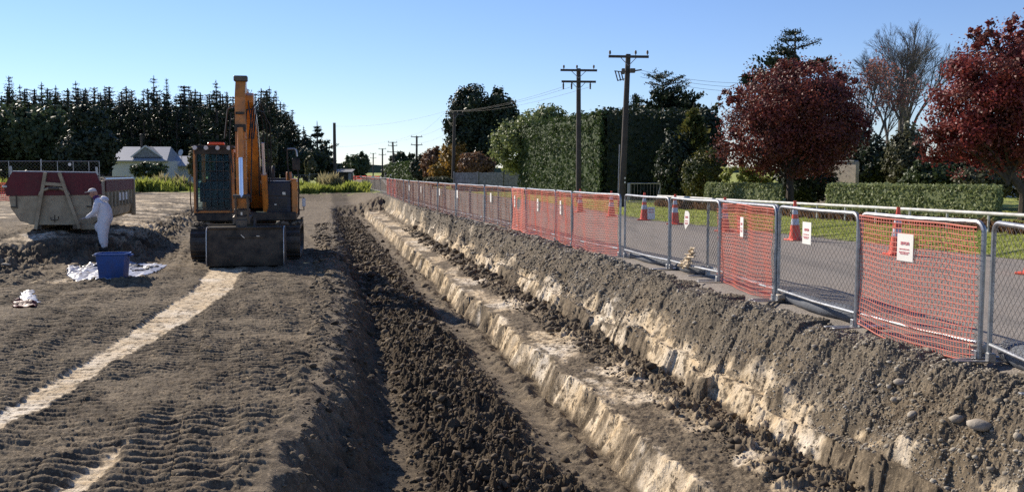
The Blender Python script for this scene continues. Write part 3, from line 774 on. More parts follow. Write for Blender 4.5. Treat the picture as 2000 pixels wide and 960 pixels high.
# tan rag caught on panel E, low
def crumple(name, w, d, h, mat, seed, n=26, amp=1.0, mask=None):
    V = []; F = []
    for i in range(n + 1):
        for j in range(n + 1):
            x = (i / n - .5) * w; y = (j / n - .5) * d
            zz = h * (abs(float(pn(np.array([x * 5 / w + seed]), np.array([y * 4 / d]), seed)[0])) * 1.3 + .4 * float(pn(np.array([x * 12 / w]), np.array([y * 12 / d]), seed + 1)[0])) * amp
            V.append((x * (1 + .15 * math.sin(j * .9 + seed)), y * (1 + .2 * math.sin(i * .7 + seed)), max(zz, 0) + .01))
    for i in range(n):
        for j in range(n):
            if mask and not mask(i / n, j / n): continue
            a = i * (n + 1) + j; F.append((a, a + n + 1, a + n + 2, a + 1))
    o = npmesh(name, V, F, M[mat], smooth=True)
    s = o.modifiers.new('thick', 'SOLIDIFY'); s.thickness = .004
    return o
q = px(1345, 500, .25)
rag = crumple('rag', .58, .26, .10, 'tan', 5, mask=lambda i, j: j < .25 + .75 * i and not (i > .75 and j < .35)); rag.location = (posx(P_E, LE, 1345, 500)[0] * cos(P_E.rotation_euler.z) + P_E.location.x, posx(P_E, LE, 1345, 500)[0] * sin(P_E.rotation_euler.z) + P_E.location.y - .03, .30)
rag.rotation_euler = (R(88), R(-14), P_E.rotation_euler.z); tag(rag, 'tan torn cloth caught low on the chain mesh beside the torn sign', 'rag')

# fabric tubes lying under the bare panels, sand bags
def sock(a, b, r, label):
    m = MB(); a, b = Vector(a), Vector(b); n = 14; pts = []; rs = []
    for k in range(n + 1):
        f = k / n; p_ = a.lerp(b, f) + Vector((0, 0, r * .8)) + Vector((.03 * sin(f * 9), .02 * sin(f * 7), .006 * sin(f * 17)))
        pts.append(p_); rs.append(r * (.35 if k in (0, n) else .93 if k in (1, n - 1) else 1 + .05 * sin(k * 2.2)))
    m.tube(pts, rs, 14); o = m.build('fabric_tube', M['sock'], None, True); return tag(o, label, 'fabric tube', 'fabric tubes on the ground under the fence')
off = Vector((.16, .10, .03))
sock(gx['b'] + Vector((.20, .05, 0)), gx['a'] + Vector((.3, .2, 0)), .105, 'thick grey fabric tube under the panel at the right edge')
sock(gx['d'] + Vector((.12, .02, 0)), gx['d'].lerp(gx['c'], .9) + Vector((.14, .1, 0)), .085, 'grey fabric tube under the bare panel with the white sign')
sock(gx['f'] + Vector((.12, .03, 0)), gx['f'].lerp(gx['e'], .55) + Vector((.16, .1, 0)), .075, 'short grey fabric tube under the torn sign panel')
sock(gx['g'] + Vector((.1, .03, 0)), gx['g'].lerp(gx['f'], .85) + Vector((.14, .1, 0)), .07, 'low grey fabric tube under the bare panel right of the gap')
def sandbag(loc, rz, label, s=1.0, mat='bag'):
    V, F = [], []
    bm = bmesh.new(); bmesh.ops.create_cube(bm, size=1); bmesh.ops.subdivide_edges(bm, edges=bm.edges, cuts=5, use_grid_fill=True)
    for v in bm.verts:
        c = v.co; c.x *= .42 * s; c.y *= .24 * s; c.z *= .16 * s
        rr = 1 - .45 * (abs(c.x) / (.21 * s)) ** 3 * 1; c.y *= max(rr, .5) if abs(c.x) > .1 * s else 1; c.z *= 1 - .5 * (abs(c.x) / (.21 * s)) ** 3 - .35 * (abs(c.y) / (.12 * s)) ** 3
        c.z += .01 * sin(c.x * 40 + c.y * 30)
    me = bpy.data.meshes.new('sandbag'); bm.to_mesh(me); bm.free(); me.polygons.foreach_set('use_smooth', [True] * len(me.polygons)); me.materials.append(M[mat])
    o = bpy.data.objects.new('sandbag', me); COL.objects.link(o); o.location = loc; o.rotation_euler = (0, 0, rz); return tag(o, label, 'sandbag')
q = px(1916, 680, .12); sandbag((q.x + .02, q.y + .1, .11), 1.2, 'pale sandbag at the foot of the post by the right edge', .62)
q = px(1530, 578, .12); sandbag((q.x, q.y + .08, .11), 1.4, 'tan sandbag at the left foot of the bare panel with the sign', .55, 'stone')

# ------------------------------------------------------------------ traffic cones
def make_cone():
    r = empty('traffic_cone')
    MB().box((0, 0, .02), (.38, .38, .04), bev=.012).build('base', M['cone'], r)
    MB().lathe([(.145, .04), (.135, .07), (.098, .36)], n=22).build('cone_body', M['cone'], r, True)
    MB().lathe([(.100, .36), (.079, .50)], n=22).build('reflective_band', M['reflect'], r, True)
    MB().lathe([(.079, .50), (.068, .60)], n=22).build('cone_body', M['cone'], r, True)
    MB().lathe([(.070, .60), (.052, .72)], n=22).build('reflective_band', M['reflect'], r, True)
    MB().lathe([(.050, .72), (.034, .86), (.034, .905), (.0, .905)], n=22).build('tip', M['cone'], r, True)
    return r
cone0 = make_cone()
CONES = [(1750, 498, .02, 'orange traffic cone seen through the rightmost orange netted panel'), (1553, 469, -.03, 'orange traffic cone left of the white sign on the bare chain mesh panel'),
 (1415, 452, .0, 'orange traffic cone seen behind the red sign on the overlapping panel'), (1318, 438, .0, 'orange traffic cone left of the torn white sign'),
 (1258, 430, .03, 'orange traffic cone with a square board leaning beside it'), (1194, 423, .0, 'orange traffic cone behind the netted panel left of the gap, its right one'),
 (1133, 414, .0, 'orange traffic cone in front of the double armed power pole'), (2019, 536, .0, 'orange traffic cone at the right edge with only its base showing')]
for k, (x, y, tl, lab) in enumerate(CONES):
    c = cone0 if k == 0 else copy_tree(cone0); q = px(x, y, .05); c.location = (q.x, q.y, .05); c.rotation_euler = (0, tl, .3 * k)
    tag(c, lab, 'traffic cone', 'traffic cones standing on the road')
q = px(1264, 430, .05); r = empty('warning_board', (q.x + .05, q.y - .18, .05), 0, 'small pale and red board leaning against a traffic cone', 'sign')
b = sheet(.24, .40, .01).build('board', M['paper'], r); b.location = (.05, 0, .24); b.rotation_euler = (R(-8), 0, 0)
for zz in (.12, .03, -.06, -.13):
    o = MB().box((.05, -.008, .24 + zz), (.17, .002, .03)).build('print_line', M['redink'], r)

# ------------------------------------------------------------------ white pipe barrier beyond the verge
RA, RB, RC = px(1285, 404, 0), px(1396, 409.0, 0), px(2060, 461, 0)
def pipe_barrier(a, b, label, h=.50, posts=6, r=.055):
    a = Vector((a.x, a.y, 0)); b = Vector((b.x, b.y, 0))
    t = empty('pipe_barrier', a, 0, label, 'barrier')
    d = b - a
    MB().tube([(0, 0, h), tuple(d / 2 + Vector((0, 0, h + .005))), (d.x, d.y, h)], r, 10).build('rail', M['rail'], t, True)
    for k in range(posts):
        q = d * ((k + .5) / posts); MB().tube([(q.x, q.y, -.1), (q.x, q.y, h - .02)], .035, 8).build('post', M['rail'], t, True)
    return t
pipe_barrier(px(1285, 403.5), px(1392, 412.0), 'short far section of low white pipe barrier behind the cones', posts=3)
pipe_barrier(px(1399, 413), px(2070, 464), 'long low white pipe barrier between grass verge and clipped hedge', posts=11)

# ------------------------------------------------------------------ power poles and lines
def pole(name, base, top_px, Y, r0, r1, arms, label, extra=None, zb=0):
    b = Vector((XY(base, Y), Y, zb)); tp = pd(top_px[0], top_px[1], Y); 
    t = empty('power_pole', b, 0, label, 'power pole', 'power poles along the road')
    v = tp - b
    MB().tube([(0, 0, -.2), tuple(v * .5), tuple(v)], [r0, (r0 + r1) / 2, r1], 12).build('pole', M['pole'], t, True)
    ends = []
    for (dz, x0, x1, ins, down, skew) in arms:
        c = v + Vector((0, -r1 - .05, -dz))
        arm = MB().bar(c + Vector((x0, -x0 * skew, 0)), c + Vector((x1, -x1 * skew, -.02)), .11, .11).build('crossarm', M['pole'], t)
        if abs(x0 * x1) > .1:
            MB().tube([c + Vector((x0 * .45, 0, 0)), c + Vector((0, .02, -.42))], .018, 6).build('brace', M['galv'], t)
            MB().tube([c + Vector((x1 * .45, 0, 0)), c + Vector((0, .02, -.42))], .018, 6).build('brace', M['galv'], t)
        for xi in ins:
            p_ = c + Vector((xi, -xi * skew, 0)); sg = -1 if down else 1
            m = MB(); z0 = .055 * sg
            prof = [(.02, 0), (.02, .05), (.055, .06), (.045, .10), (.06, .12), (.045, .16), (.05, .18), (.02, .22)]
            if down: prof = [(.03, 0), (.03, .06), (.05, .08), (.04, .3), (.05, .33), (.02, .36)]
            m.lathe([(a_, z0 + sg * h_) for a_, h_ in prof], tuple(p_), 8).build('insulator', M['steel'], t, True)
            ends.append(b + p_ + Vector((0, 0, sg * .28)))
    return t, ends, b, v
P1, e1_, b1, v1 = pole('p', 1214, (1227, 106), 43, .165, .115, [(.12, -.92, .92, (-.86, .32, .86), False, .0)], 'tall tapering power pole with one crossarm and a hanging switch box')
# switch gear on P1
sw = P1; c = v1 + Vector((0, -.2, -.85))
MB().box(c + Vector((-.25, 0, .05)), (.14, .2, .26), bev=.02).build('bracket', M['steel'], P1); MB().box(c + Vector((.18, 0, .08)), (.24, .2, .2), bev=.02).build('bracket', M['steel'], P1)
m = MB()
for dx in (-.62, -.48, -.36): m.tube([c + Vector((dx, -.05, .05)), c + Vector((dx + .12, -.05, -.38))], .03, 6)
m.tube([c + Vector((-.66, -.05, .06)), c + Vector((-.3, -.05, .02))], .025, 6); m.tube([c + Vector((-.52, -.05, -.38)), c + Vector((-.2, -.05, -.30))], .025, 6); m.tube([c + Vector((-.36, -.05, -.02)), c + Vector((-.1, 0, .05))], .03, 6)
m.build('switch_frame', M['steel'], P1)
MB().tube([c + Vector((.1, 0, .05)), c + Vector((.6, 0, .12))], .035, 6).build('dead_end_clamp', M['steel'], P1)
MB().tube([(-.17, -.04, 0), (-.15, -.04, 1.4), (-.12, -.04, 2.9)], .03, 6).build('cable_pipe', M['galv'], P1)
MB().box((.12, -.2, 1.35), (.06, .02, .07)).build('pole_tag', M['paper'], P1); MB().box((.12, -.2, 1.15), (.06, .02, .07)).build('pole_tag', M['paper'], P1)
P2, e2_, b2, v2 = pole('p', 1130, (1130, 134), 50, .15, .115, [(.10, -.98, .98, (-.8, -.1, .8), False, .0), (.70, -.92, .92, (-.82, -.38, .62), True, .0)], 'tall power pole with two crossarms before the big hedge')
P3, e3_, b3, v3 = pole('p', 885, (888, 220), 92, .20, .14, [(.15, -.9, .9, (-.8, -.3, .3, .8), False, -.3)], 'power pole with one crossarm left of the grey paling fence')
P4, e4_, b4, v4 = pole('p', 814, (814, 266), 151, .20, .15, [(.1, -.95, .95, (-.8, 0, .8), False, 0), (1.4, -.95, .95, (-.8, .8), False, 0)], 'distant power pole with two crossarms, nearest of those left of the autumn shrubs')
P5, e5_, b5, v5 = pole('p', 771, (767, 277), 178, .22, .16, [(.1, -.9, .9, (-.8, .8), False, 0), (.7, -.9, .9, (-.8, .8), False, 0), (1.9, -1.1, 1.1, (-.9, .9), False, 0)], 'distant leaning power pole with three crossarms')
P6, e6_, b6, v6 = pole('p', 747.5, (747, 290), 228, .2, .16, [(.1, -.95, .95, (-.8, .8), False, 0), (1.5, -.95, .95, (-.8, .8), False, 0)], 'second farthest power pole with two crossarms')
P7, e7_, b7, v7 = pole('p', 729.5, (729, 299), 288, .2, .16, [(.1, -1.0, 1.0, (-.8, .8), False, 0), (1.5, -1.0, 1.0, (-.8, .8), False, 0)], 'farthest small power pole with two crossarms')
b8 = Vector((XY(655, 105), 105, 0)); t8 = empty('power_pole', b8, 0, 'thick bare pole without crossarms left of the road', 'power pole', 'power poles along the road')
v8 = pd(653, 241, 105) - b8; MB().tube([(0, 0, -.2), tuple(v8)], [.22, .16], 10).build('pole', M['pole'], t8, True)
MB().lathe([(.17, 0), (.19, .05), (.0, .10)], tuple(v8), 10).build('cap', M['galv'], t8)
def wire(a, b, sag, label, r=.007):
    n = 24; pts = []
    for k in range(n + 1):
        f = k / n; p_ = Vector(a).lerp(Vector(b), f); p_.z -= sag * 4 * f * (1 - f); pts.append(p_)
    o = MB().tube(pts, r, 4, cap=False).build('power_line', M['blk'], None, True); return tag(o, label, 'power line', 'overhead lines')
for k in range(3):
    wire(e3_[[0, 1, 3][k]], e2_[3 + k], .35, ['lowest', 'middle', 'highest'][0] and ['overhead line from the one armed pole to the double armed pole, left strand', 'overhead line from the one armed pole to the double armed pole, middle strand', 'overhead line from the one armed pole to the double armed pole, right strand'][k])
wire(e4_[0], e3_[0], .5, 'overhead line between the first two poles left of the autumn shrubs, upper left strand'); wire(e4_[2], e3_[3], .5, 'overhead line between the first two poles left of the autumn shrubs, upper right strand')
wire(e4_[3], b3 + v3 + Vector((0, 0, -1.6)), .5, 'low overhead line reaching the middle of the one armed pole')
wire(e5_[0], e4_[0], .2, 'left overhead line from the leaning distant pole to its nearer neighbour'); wire(e5_[1], e4_[2], .2, 'right overhead line from the leaning distant pole to its nearer neighbour')
wire(b8 + v8 + Vector((0, 0, -.3)), e3_[0], .5, 'long overhead line from the bare thick pole to the one armed pole')
wire(b8 + v8 + Vector((0, 0, -2.6)), e5_[0], .3, 'lower overhead line from the bare thick pole to the leaning distant pole')
for k, dz in enumerate((0, -.12, -.30)):
    wire(b1 + c + Vector((.55, 0, .10 + dz)), pd(1500, 160 + 9 * k, 52), .25, ['topmost service line running right from the switch pole into the trees', 'middle service line running right from the switch pole into the trees', 'lowest service line running right from the switch pole into the trees'][k])
#wire(e1_[0], e2_[0] , .2, 'left overhead line between the two nearest tall poles', .009)

# ------------------------------------------------------------------ excavator
EXZ = -.60
ex = empty('excavator', (-7.05, 24.9, EXZ), math.atan(KS) * .95, 'orange tracked excavator facing the camera with its arm raised over the wide bucket', 'excavator')
def track_part(x0):
    t = empty('tmp'); bpy.data.objects.remove(t)
    L, Hh, w = 3.75, .86, .60; r = Hh / 2 - .03
    body = MB(); n = 10; poly = []
    for k in range(n + 1):
        a = pi / 2 + pi * k / n; poly.append((-L / 2 + r + r * cos(a), Hh / 2 + r * sin(a)))
    for k in range(n + 1):
        a = -pi / 2 + pi * k / n; poly.append((L / 2 - r + r * cos(a), Hh / 2 + r * sin(a)))
    # belt as a ring between outer and inner loops
    inner = [(y * .94 if abs(y) < 1e9 else y, Hh / 2 + (z - Hh / 2) * .80) for y, z in poly]
    m = len(poly)
    vs = []; 
    for x in (-w / 2, w / 2):
        vs += [(x, y, z) for y, z in poly] + [(x, y, z) for y, z in inner]
    fs = []
    for k in range(m):
        j = (k + 1) % m
        fs += [(k, j, 2 * m + j, 2 * m + k), (m + k, 3 * m + k, 3 * m + j, m + j), (k, m + k, m + j, j), (2 * m + k, 2 * m + j, 3 * m + j, 3 * m + k)]
    body.add(vs, fs)
    # shoes with grousers
    per = []
    for k in range(m):
        a = Vector((0, poly[k][0], poly[k][1])); b = Vector((0, poly[(k + 1) % m][0], poly[(k + 1) % m][1])); per.append((a, b, (b - a).length))
    tot = sum(p_[2] for p_ in per); ns = 46; step = tot / ns; d = 0
    for s_ in range(ns):
        dd = s_ * step; acc_ = 0
        for a, b, l in per:
            if acc_ + l >= dd:
                f = (dd - acc_) / l; p_ = a.lerp(b, f); tdir = (b - a).normalized(); nrm = Vector((0, tdir.z, -tdir.y))
                if (p_ - Vector((0, 0, Hh / 2))).dot(nrm) < 0: nrm = -nrm
                mt = Matrix((Vector((1, 0, 0)), tdir, nrm)).transposed()
                body.box(p_ + nrm * .008, (w, step * .86, .024), mt); body.box(p_ + nrm * .032 + tdir * .03, (w, .018, .03), mt); break
            acc_ += l
    o = body.build('track', M['track'], ex); o.location = (x0, 0, 0)
    for yy, rr in ((-L / 2 + r + .02, r * .78), (L / 2 - r - .02, r * .78)):
        wv = MB().lathe([(0, -.20), (rr * .5, -.20), (rr * .55, -.14), (rr, -.12), (rr, .12), (rr * .55, .14), (rr * .5, .20), (0, .20)], (0, yy, Hh / 2), 20, 'x').build('idler_wheel', M['steel'], o, True)
    for k in range(6):
        MB().lathe([(0, -.16), (.10, -.16), (.10, .16), (0, .16)], (0, -1.15 + k * .46, .17), 12, 'x').build('roller', M['steel'], o, True)
    fr = MB(); fr.box((0, 0, .42), (.34, 2.6, .26), bev=.04); fr.build('track_frame', M['steel'], o)
    return o
track_part(-1.03); track_part(1.03)
m = MB(); m.box((0, 0, .62), (1.5, 1.5, .34), bev=.08); m.box((0, -.9, .52), (1.5, .3, .2), bev=.03); m.box((0, .9, .52), (1.5, .3, .2), bev=.03); m.build('undercarriage', M['steel'], ex)
MB().lathe([(.62, .78), (.66, .82), (.66, .98), (.60, 1.0)], n=28).build('slew_ring', M['track'], ex, True)
# upper deck, counterweight, hoods
m = MB(); m.box((0, .25, 1.07), (2.46, 3.1, .22), bev=.03); m.build('deck', M['blk'], ex)
m = MB(); pr = [(-1.24, 1.55)]; 
m.prism([(-1.23, 1.35), (1.23, 1.35), (1.18, 1.95), (.8, 2.2), (-.8, 2.2), (-1.18, 1.95)], 1.0, 1.95, 'z'); m.build('counterweight', M['blk'], ex)
m = MB(); m.box((.05, .95, 1.62), (2.3, .9, .85), bev=.06); m.build('engine_hood', M['blk'], ex)
side = MB(); side.box((.78, -.15, 1.52), (.66, 1.7, .92), bev=.05).build('side_box', M['navy'], ex)
g = MB()
for k in range(7): g.box((.74, -1.012, 1.18 + k * .055), (.5, .012, .022))
g.build('grille', M['blk'], ex)
MB().box((.78, -1.008, 1.60), (.58, .014, .03)).build('trim', M['blk'], ex)
MB().box((.92, -1.012, 1.66), (.08, .01, .07)).build('decal', M['bright'], ex)
MB().box((.70, -1.012, 1.37), (.05, .01, .05)).build('decal', M['bright'], ex)
m = MB(); m.box((1.185, -.25, 1.56), (.14, 1.6, .88), bev=.03); m.box((1.16, -.25, 2.015), (.19, 1.5, .03), bev=.01); m.build('side_panel', M['ylorange'], ex)
MB().lathe([(.075, 2.0), (.075, 2.2), (.06, 2.22), (0, 2.22)], (1.02, -.2, 0), 12).build('filler_cap', M['ylorange'], ex, True)
MB().tube([(.55, .9, 2.0), (.55, .9, 2.3), (.55, .99, 2.36)], .05, 10).build('exhaust', M['blk'], ex, True)
# handrails and mirror on the right
m = MB(); m.tube([(1.28, -.95, 1.1), (1.30, -.97, 1.9), (1.28, -.97, 2.28), (1.22, -.97, 2.34), (1.22, -.6, 2.34)], .02, 6); m.tube([(1.28, -.95, 1.75), (.95, -.98, 1.75)], .016, 6)
m.tube([(1.28, -.95, 1.22), (1.42, -.95, 1.22), (1.42, -.95, 1.55), (1.28, -.95, 1.55)], .016, 6); m.build('handrail', M['blk'], ex, True)
m = MB(); m.tube([(1.06, -.95, 2.0), (1.02, -.95, 2.45), (1.02, -.95, 2.80), (1.10, -.95, 2.83), (1.24, -.95, 2.83)], .022, 6); m.build('mirror_arm', M['blk'], ex, True)
m = MB(); m.tube([(1.03, -.97, 2.815), (1.20, -.97, 2.82), (1.25, -.97, 2.78), (1.27, -.97, 2.62)], .026, 6); m.build('mirror_bracket', M['bright'], ex, True)
MB().box((1.24, -.95, 2.42), (.20, .05, .32), bev=.02).build('mirror', M['blk'], ex)
MB().box((1.42, -.99, 1.42), (.09, .05, .22), bev=.015).build('side_mirror', M['lens'], ex)
# cab
CX0, CX1, CY0, CY1, CZ0, CZ1 = -1.30, -.30, -1.25, .45, 1.17, 2.86
def cabpost(a, b, w=.09): return MB().bar(a, b, w, w)
m = MB()
for x in (CX0 + .045, CX1 - .045):
    m.bar((x, CY0 + .05, CZ0 + .02), (x, CY0 + .12, CZ1 - .1), .09, .09); m.bar((x, CY1, CZ0), (x, CY1, CZ1 - .1), .1, .1); m.bar((x, CY0 + .1, CZ1 - .1), (x, CY1, CZ1 - .1), .08, .08)
m.bar((CX0, CY0 + .06, CZ0 + .04), (CX1, CY0 + .06, CZ0 + .04), .1, .08); m.bar((CX0, CY1, CZ1 - .12), (CX1, CY1, CZ1 - .12), .08, .08)
m.box((CX1 - .012, (CY0 + CY1) / 2, 1.45), (.02, 1.6, .55)); m.build('cab_frame', M['ylorange'], ex)
MB().box(((CX0 + CX1) / 2, (CY0 + CY1) / 2, 1.15), (1.0, 1.7, .08), bev=.02).build('cab_floor', M['blk'], ex)
MB().box(((CX0 + CX1) / 2, (CY0 + CY1) / 2 + .02, CZ1 - .03), (1.04, 1.78, .08), bev=.03).build('cab_roof', M['blk'], ex)
MB().box(((CX0 + CX1) / 2, CY1, 1.62), (.86, .02, .84)).build('rear_panel', M['blk'], ex)
MB().box(((CX0 + CX1) / 2, CY1 - .03, 2.38), (.84, .012, .66)).build('rear_window', M['cabglass'], ex)
MB().bar(((CX0 + CX1) / 2, CY0 + .06, 1.26), ((CX0 + CX1) / 2, CY0 + .12, 2.72), .82, .012).build('windscreen', M['cabglass'], ex)
MB().box((CX0 + .03, (CY0 + CY1) / 2, 2.1), (.012, 1.45, 1.1)).build('door_window', M['cabglass'], ex)
m = MB(); m.box((-.80, -.15, 1.62), (.50, .5, .14), bev=.04); m.box((-.80, .10, 1.95), (.48, .14, .62), bev=.05); m.box((-.80, .10, 2.36), (.26, .12, .22), bev=.05)
m.build('seat', M['rubber'], ex)
m = MB(); m.box((-1.05, -.35, 1.72), (.12, .5, .3), bev=.03); m.box((-.53, -.35, 1.72), (.12, .5, .3), bev=.03); m.build('console', M['blue'], ex)
MB().box((-.80, -1.05, 1.70), (.74, .04, .5)).build('lower_panel', M['navy'], ex)
m = MB()
for k in range(7):
    zz = 1.30 + k * .235; m.bar((CX0 + .07, CY0 - .03 + .02 * (k / 8), zz), (CX1 - .07, CY0 - .03 + .02 * (k / 8), zz), .012, .014)
for k in range(4):
    x = CX0 + .26 + k * .16; m.bar((x, CY0 - .03, 1.25), (x, CY0, 2.75), .009, .009)
for x in (CX0 + .09, CX1 - .09): m.bar((x, CY0 - .04, 1.2), (x, CY0 - .01, 2.80), .045, .04)
m.bar((CX0 + .05, CY0 - .02, 2.74), (CX1 - .05, CY0 - .02, 2.74), .05, .14); m.bar((CX0 + .05, CY0 - .04, 1.25), (CX1 - .05, CY0 - .04, 1.25), .04, .04)
m.build('window_guard', M['blk'], ex)
m = MB(); m.bar((CX0 - .04, CY0 - .10, 2.88), (CX1 + .14, CY0 - .10, 2.88), .03, .03); m.build('light_bar', M['blk'], ex)
for x in (-1.22, -.95, -.67, -.40):
    o = MB().lathe([(0, -.06), (.05, -.06), (.06, 0), (.05, .05), (0, .06)], (x, CY0 - .12, 2.82), 14, 'y').build('work_light', M['lens'], ex, True)
MB().box((-.73, CY0 + .12, 2.93), (.42, .16, .08), bev=.03).build('beacon', M['amber'], ex)
m = MB(); m.tube([(CX0 - .06, CY0 + .1, 1.2), (CX0 - .09, CY0 + .1, 1.4), (CX0 - .09, CY0 + .1, 2.1), (CX0 - .02, CY0 + .1, 2.15)], .015, 6); m.build('grab_rail', M['blk'], ex, True)
# boom (side outline swept across), arm, cylinders
def plate(poly, x0, x1, name, mat, par=ex): return MB().prism(poly, x0, x1, 'x').build(name, M[mat], par)
boom = plate([(.25, 1.35), (.30, 1.62), (-.45, 2.45), (-1.2, 3.35), (-1.55, 3.65), (-2.45, 4.12), (-2.62, 4.05), (-2.60, 3.88), (-1.75, 3.25), (-1.25, 2.65), (-.55, 1.75), (-.05, 1.25)], .12, .43, 'boom', 'ylorange')
m = MB()
for zz, yy in ((2.0, -.32), (2.7, -.9), (3.3, -1.5)):
    m.box((.095, yy, zz + .1), (.012, .25, .3)); m.box((.28, yy - .19, zz - .1), (.30, .02, .05))
m.build('boom_rib', M['ylorange'], boom)
for x in (-.02, .56):
    o = MB().tube([(x, -.9, 1.15), (x, -1.35, 2.15)], .075, 12).build('boom_cylinder', M['ylorange'], ex, True); MB().tube([(x, -1.35, 2.15), (x, -1.60, 2.95)], .04, 10).build('cylinder_rod', M['chrome'], o, True)
o = MB().tube([(.28, -.9, 3.30), (.28, -1.9, 4.10)], .075, 12).build('stick_cylinder', M['ylorange'], ex, True); MB().tube([(.28, -1.9, 4.10), (.20, -2.42, 4.30)], .04, 10).build('cylinder_rod', M['chrome'], o, True)
stick = plate([(-2.38, 4.40), (-2.60, 4.46), (-2.95, 3.98), (-3.05, 2.5), (-3.02, 1.35), (-2.88, 1.30), (-2.74, 2.2), (-2.52, 3.6), (-2.35, 4.1)], .03, .265, 'stick', 'ylorange')
MB().box((.15, -2.62, 4.44), (.32, .16, .14), bev=.02).build('pin_boss', M['steel'], stick); MB().box((.15, -2.98, 1.28), (.36, .18, .14), bev=.02).build('pin_boss', M['steel'], stick)
MB().box((.15, -3.04, 3.6), (.20, .012, .06)).build('stick_plate', M['blk'], stick); MB().box((.15, -3.045, 3.25), (.26, .02, .18), bev=.008).build('stick_plate', M['blk'], stick)
o = MB().tube([(.15, -3.02, 3.25), (.16, -3.18, 2.55)], .075, 12).build('bucket_cylinder', M['ylorange'], ex, True); MB().tube([(.16, -3.17, 2.60), (.17, -3.30, 1.62)], .052, 12).build('cylinder_rod', M['chrome'], o, True)
m = MB()
for x in (.03, .30): m.bar((x, -3.30, 1.66), (x, -2.95, 1.42), .04, .13); m.bar((x, -3.30, 1.66), (x, -3.22, 1.05), .04, .13)
m.tube([(-.02, -3.30, 1.64), (.36, -3.30, 1.64)], .05, 8); m.build('linkage', M['steel'], ex)
m = MB(); m.box((.16, -3.08, 1.08), (.42, .42, .26), bev=.05); m.box((.16, -3.1, 1.26), (.3, .26, .16), bev=.03); m.tube([(-.08, -3.0, 1.16), (.40, -3.0, 1.16)], .05, 8); m.box((.16, -3.32, 1.0), (.26, .10, .2), bev=.02); m.build('quick_hitch', M['steel'], ex)
MB().box((.16, -3.305, 1.24), (.04, .01, .07)).build('hitch_decal', M['bright'], ex)
# hoses
for k, (x, dx) in enumerate(((.52, .05), (.57, .09), (-.04, -.05), (.40, .03), (.62, .12))):
    m = MB(); m.tube([(x, -.9, 1.6), (x + dx, -1.2, 2.6), (x + dx, -1.6, 3.4), (x, -2.2, 4.0 - k * .08), (x - .12, -2.7, 3.7), (x - .18, -2.95, 3.0)], .018, 6); m.build('hydraulic_hose', M['rubber'], ex, True)
m = MB(); m.tube([(.34, -3.0, 3.9), (.42, -3.02, 3.2), (.38, -3.05, 2.2), (.36, -3.1, 1.5)], .016, 6); m.tube([(-.06, -3.0, 3.6), (-.10, -3.02, 3.0), (-.04, -3.05, 2.2)], .016, 6); m.build('hydraulic_hose', M['rubber'], ex, True)
MB().tube([(.66, -1.0, 2.2), (.68, -1.0, 2.6), (.60, -1.3, 2.95), (.5, -1.5, 3.1)], .016, 6).build('hydraulic_hose', M['rubber'], ex, True)
m = MB()
for k in range(5): m.tube([(.50 + .06 * k, -1.05, 1.98), (.52 + .05 * k, -1.06, 2.15 + .05 * (k % 3)), (.46 + .06 * k, -.9, 2.35), (.44, -.8, 2.0)], .016, 6)
m.build('hose_bundle', M['rubber'], ex, True)
MB().box((.58, -1.08, 2.16), (.05, .04, .10), bev=.01).build('hose_clamp', M['bright'], ex)
# wide bucket, its curved back towards the camera
BW = 1.74; bx = .14
prof = []
for k in range(13):
    a = R(70 + 150 * k / 12); prof.append((-3.02 + .62 * cos(a) * 1.0, .50 + .50 * sin(a)))
outer = [(-2.75, .92), (-3.05, .93), (-3.34, .92), (-3.44, .86), (-3.50, .62), (-3.54, .38), (-3.56, .14), (-3.52, .03), (-3.2, .0), (-2.55, .03)]
inn = [(y * 1 + .03 * (1 if y < -3.3 else .3), z + (.03 if z < .3 else -.03)) for y, z in outer]
bk = MB()
n_ = len(outer); vs = []
for x in (bx - BW / 2, bx + BW / 2): vs += [(x, y, z) for y, z in outer] + [(x, y, z) for y, z in inn]
fs = []
for k in range(n_ - 1):
    fs += [(k, k + 1, 2 * n_ + k + 1, 2 * n_ + k), (n_ + k, 3 * n_ + k, 3 * n_ + k + 1, n_ + k + 1), (k, n_ + k, n_ + k + 1, k + 1), (2 * n_ + k, 2 * n_ + k + 1, 3 * n_ + k + 1, 3 * n_ + k)]
fs += [(0, 2 * n_, 3 * n_, n_), (n_ - 1, 2 * n_ - 1, 4 * n_ - 1, 3 * n_ - 1)]
bucket = bk.add(vs, fs).build('bucket', M['bucket'], ex, True)
for x in (bx - BW / 2, bx + BW / 2):
    MB().prism([(y - .03 if y < -3.2 else y, z) for y, z in outer] , x - .02, x + .02, 'x').build('side_plate', M['bucket'], bucket)
    MB().tube([(x, y - .045 if y < -3.2 else y - .01, z + .0) for y, z in outer[1:-2]], .012, 6).build('lit_worn_edge', M['bright'], bucket, True)  # worn plate edge; the light it catches is put in as pale steel
m = MB(); m.box((bx, -3.44, .90), (BW - .1, .04, .07), Matrix.Rotation(R(35), 3, 'X')); m.box((bx, -3.49, .70), (.9, .03, .04)); m.box((bx, -3.30, .985), (BW, .05, .03)); m.build('stiffener', M['bucket'], bucket)
for x in (bx - .16, bx + .20): plate([(-3.0, .94), (-3.05, 1.12), (-3.25, 1.14), (-3.46, .86)], x - .02, x + .02, 'ear', 'steel', bucket)
m = MB(); m.bar((bx - .02, -3.51, .68), (bx - .10, -3.50, .76), .012, .02); m.bar((bx + .25, -3.50, .72), (bx + .32, -3.50, .72), .012, .02); m.build('scrape_mark', M['bright'], bucket)
for o in ex.children:
    if any(k_ in o.name for k_ in ('boom', 'stick', 'cylinder', 'linkage', 'hitch', 'hose')): o.location.x -= .11
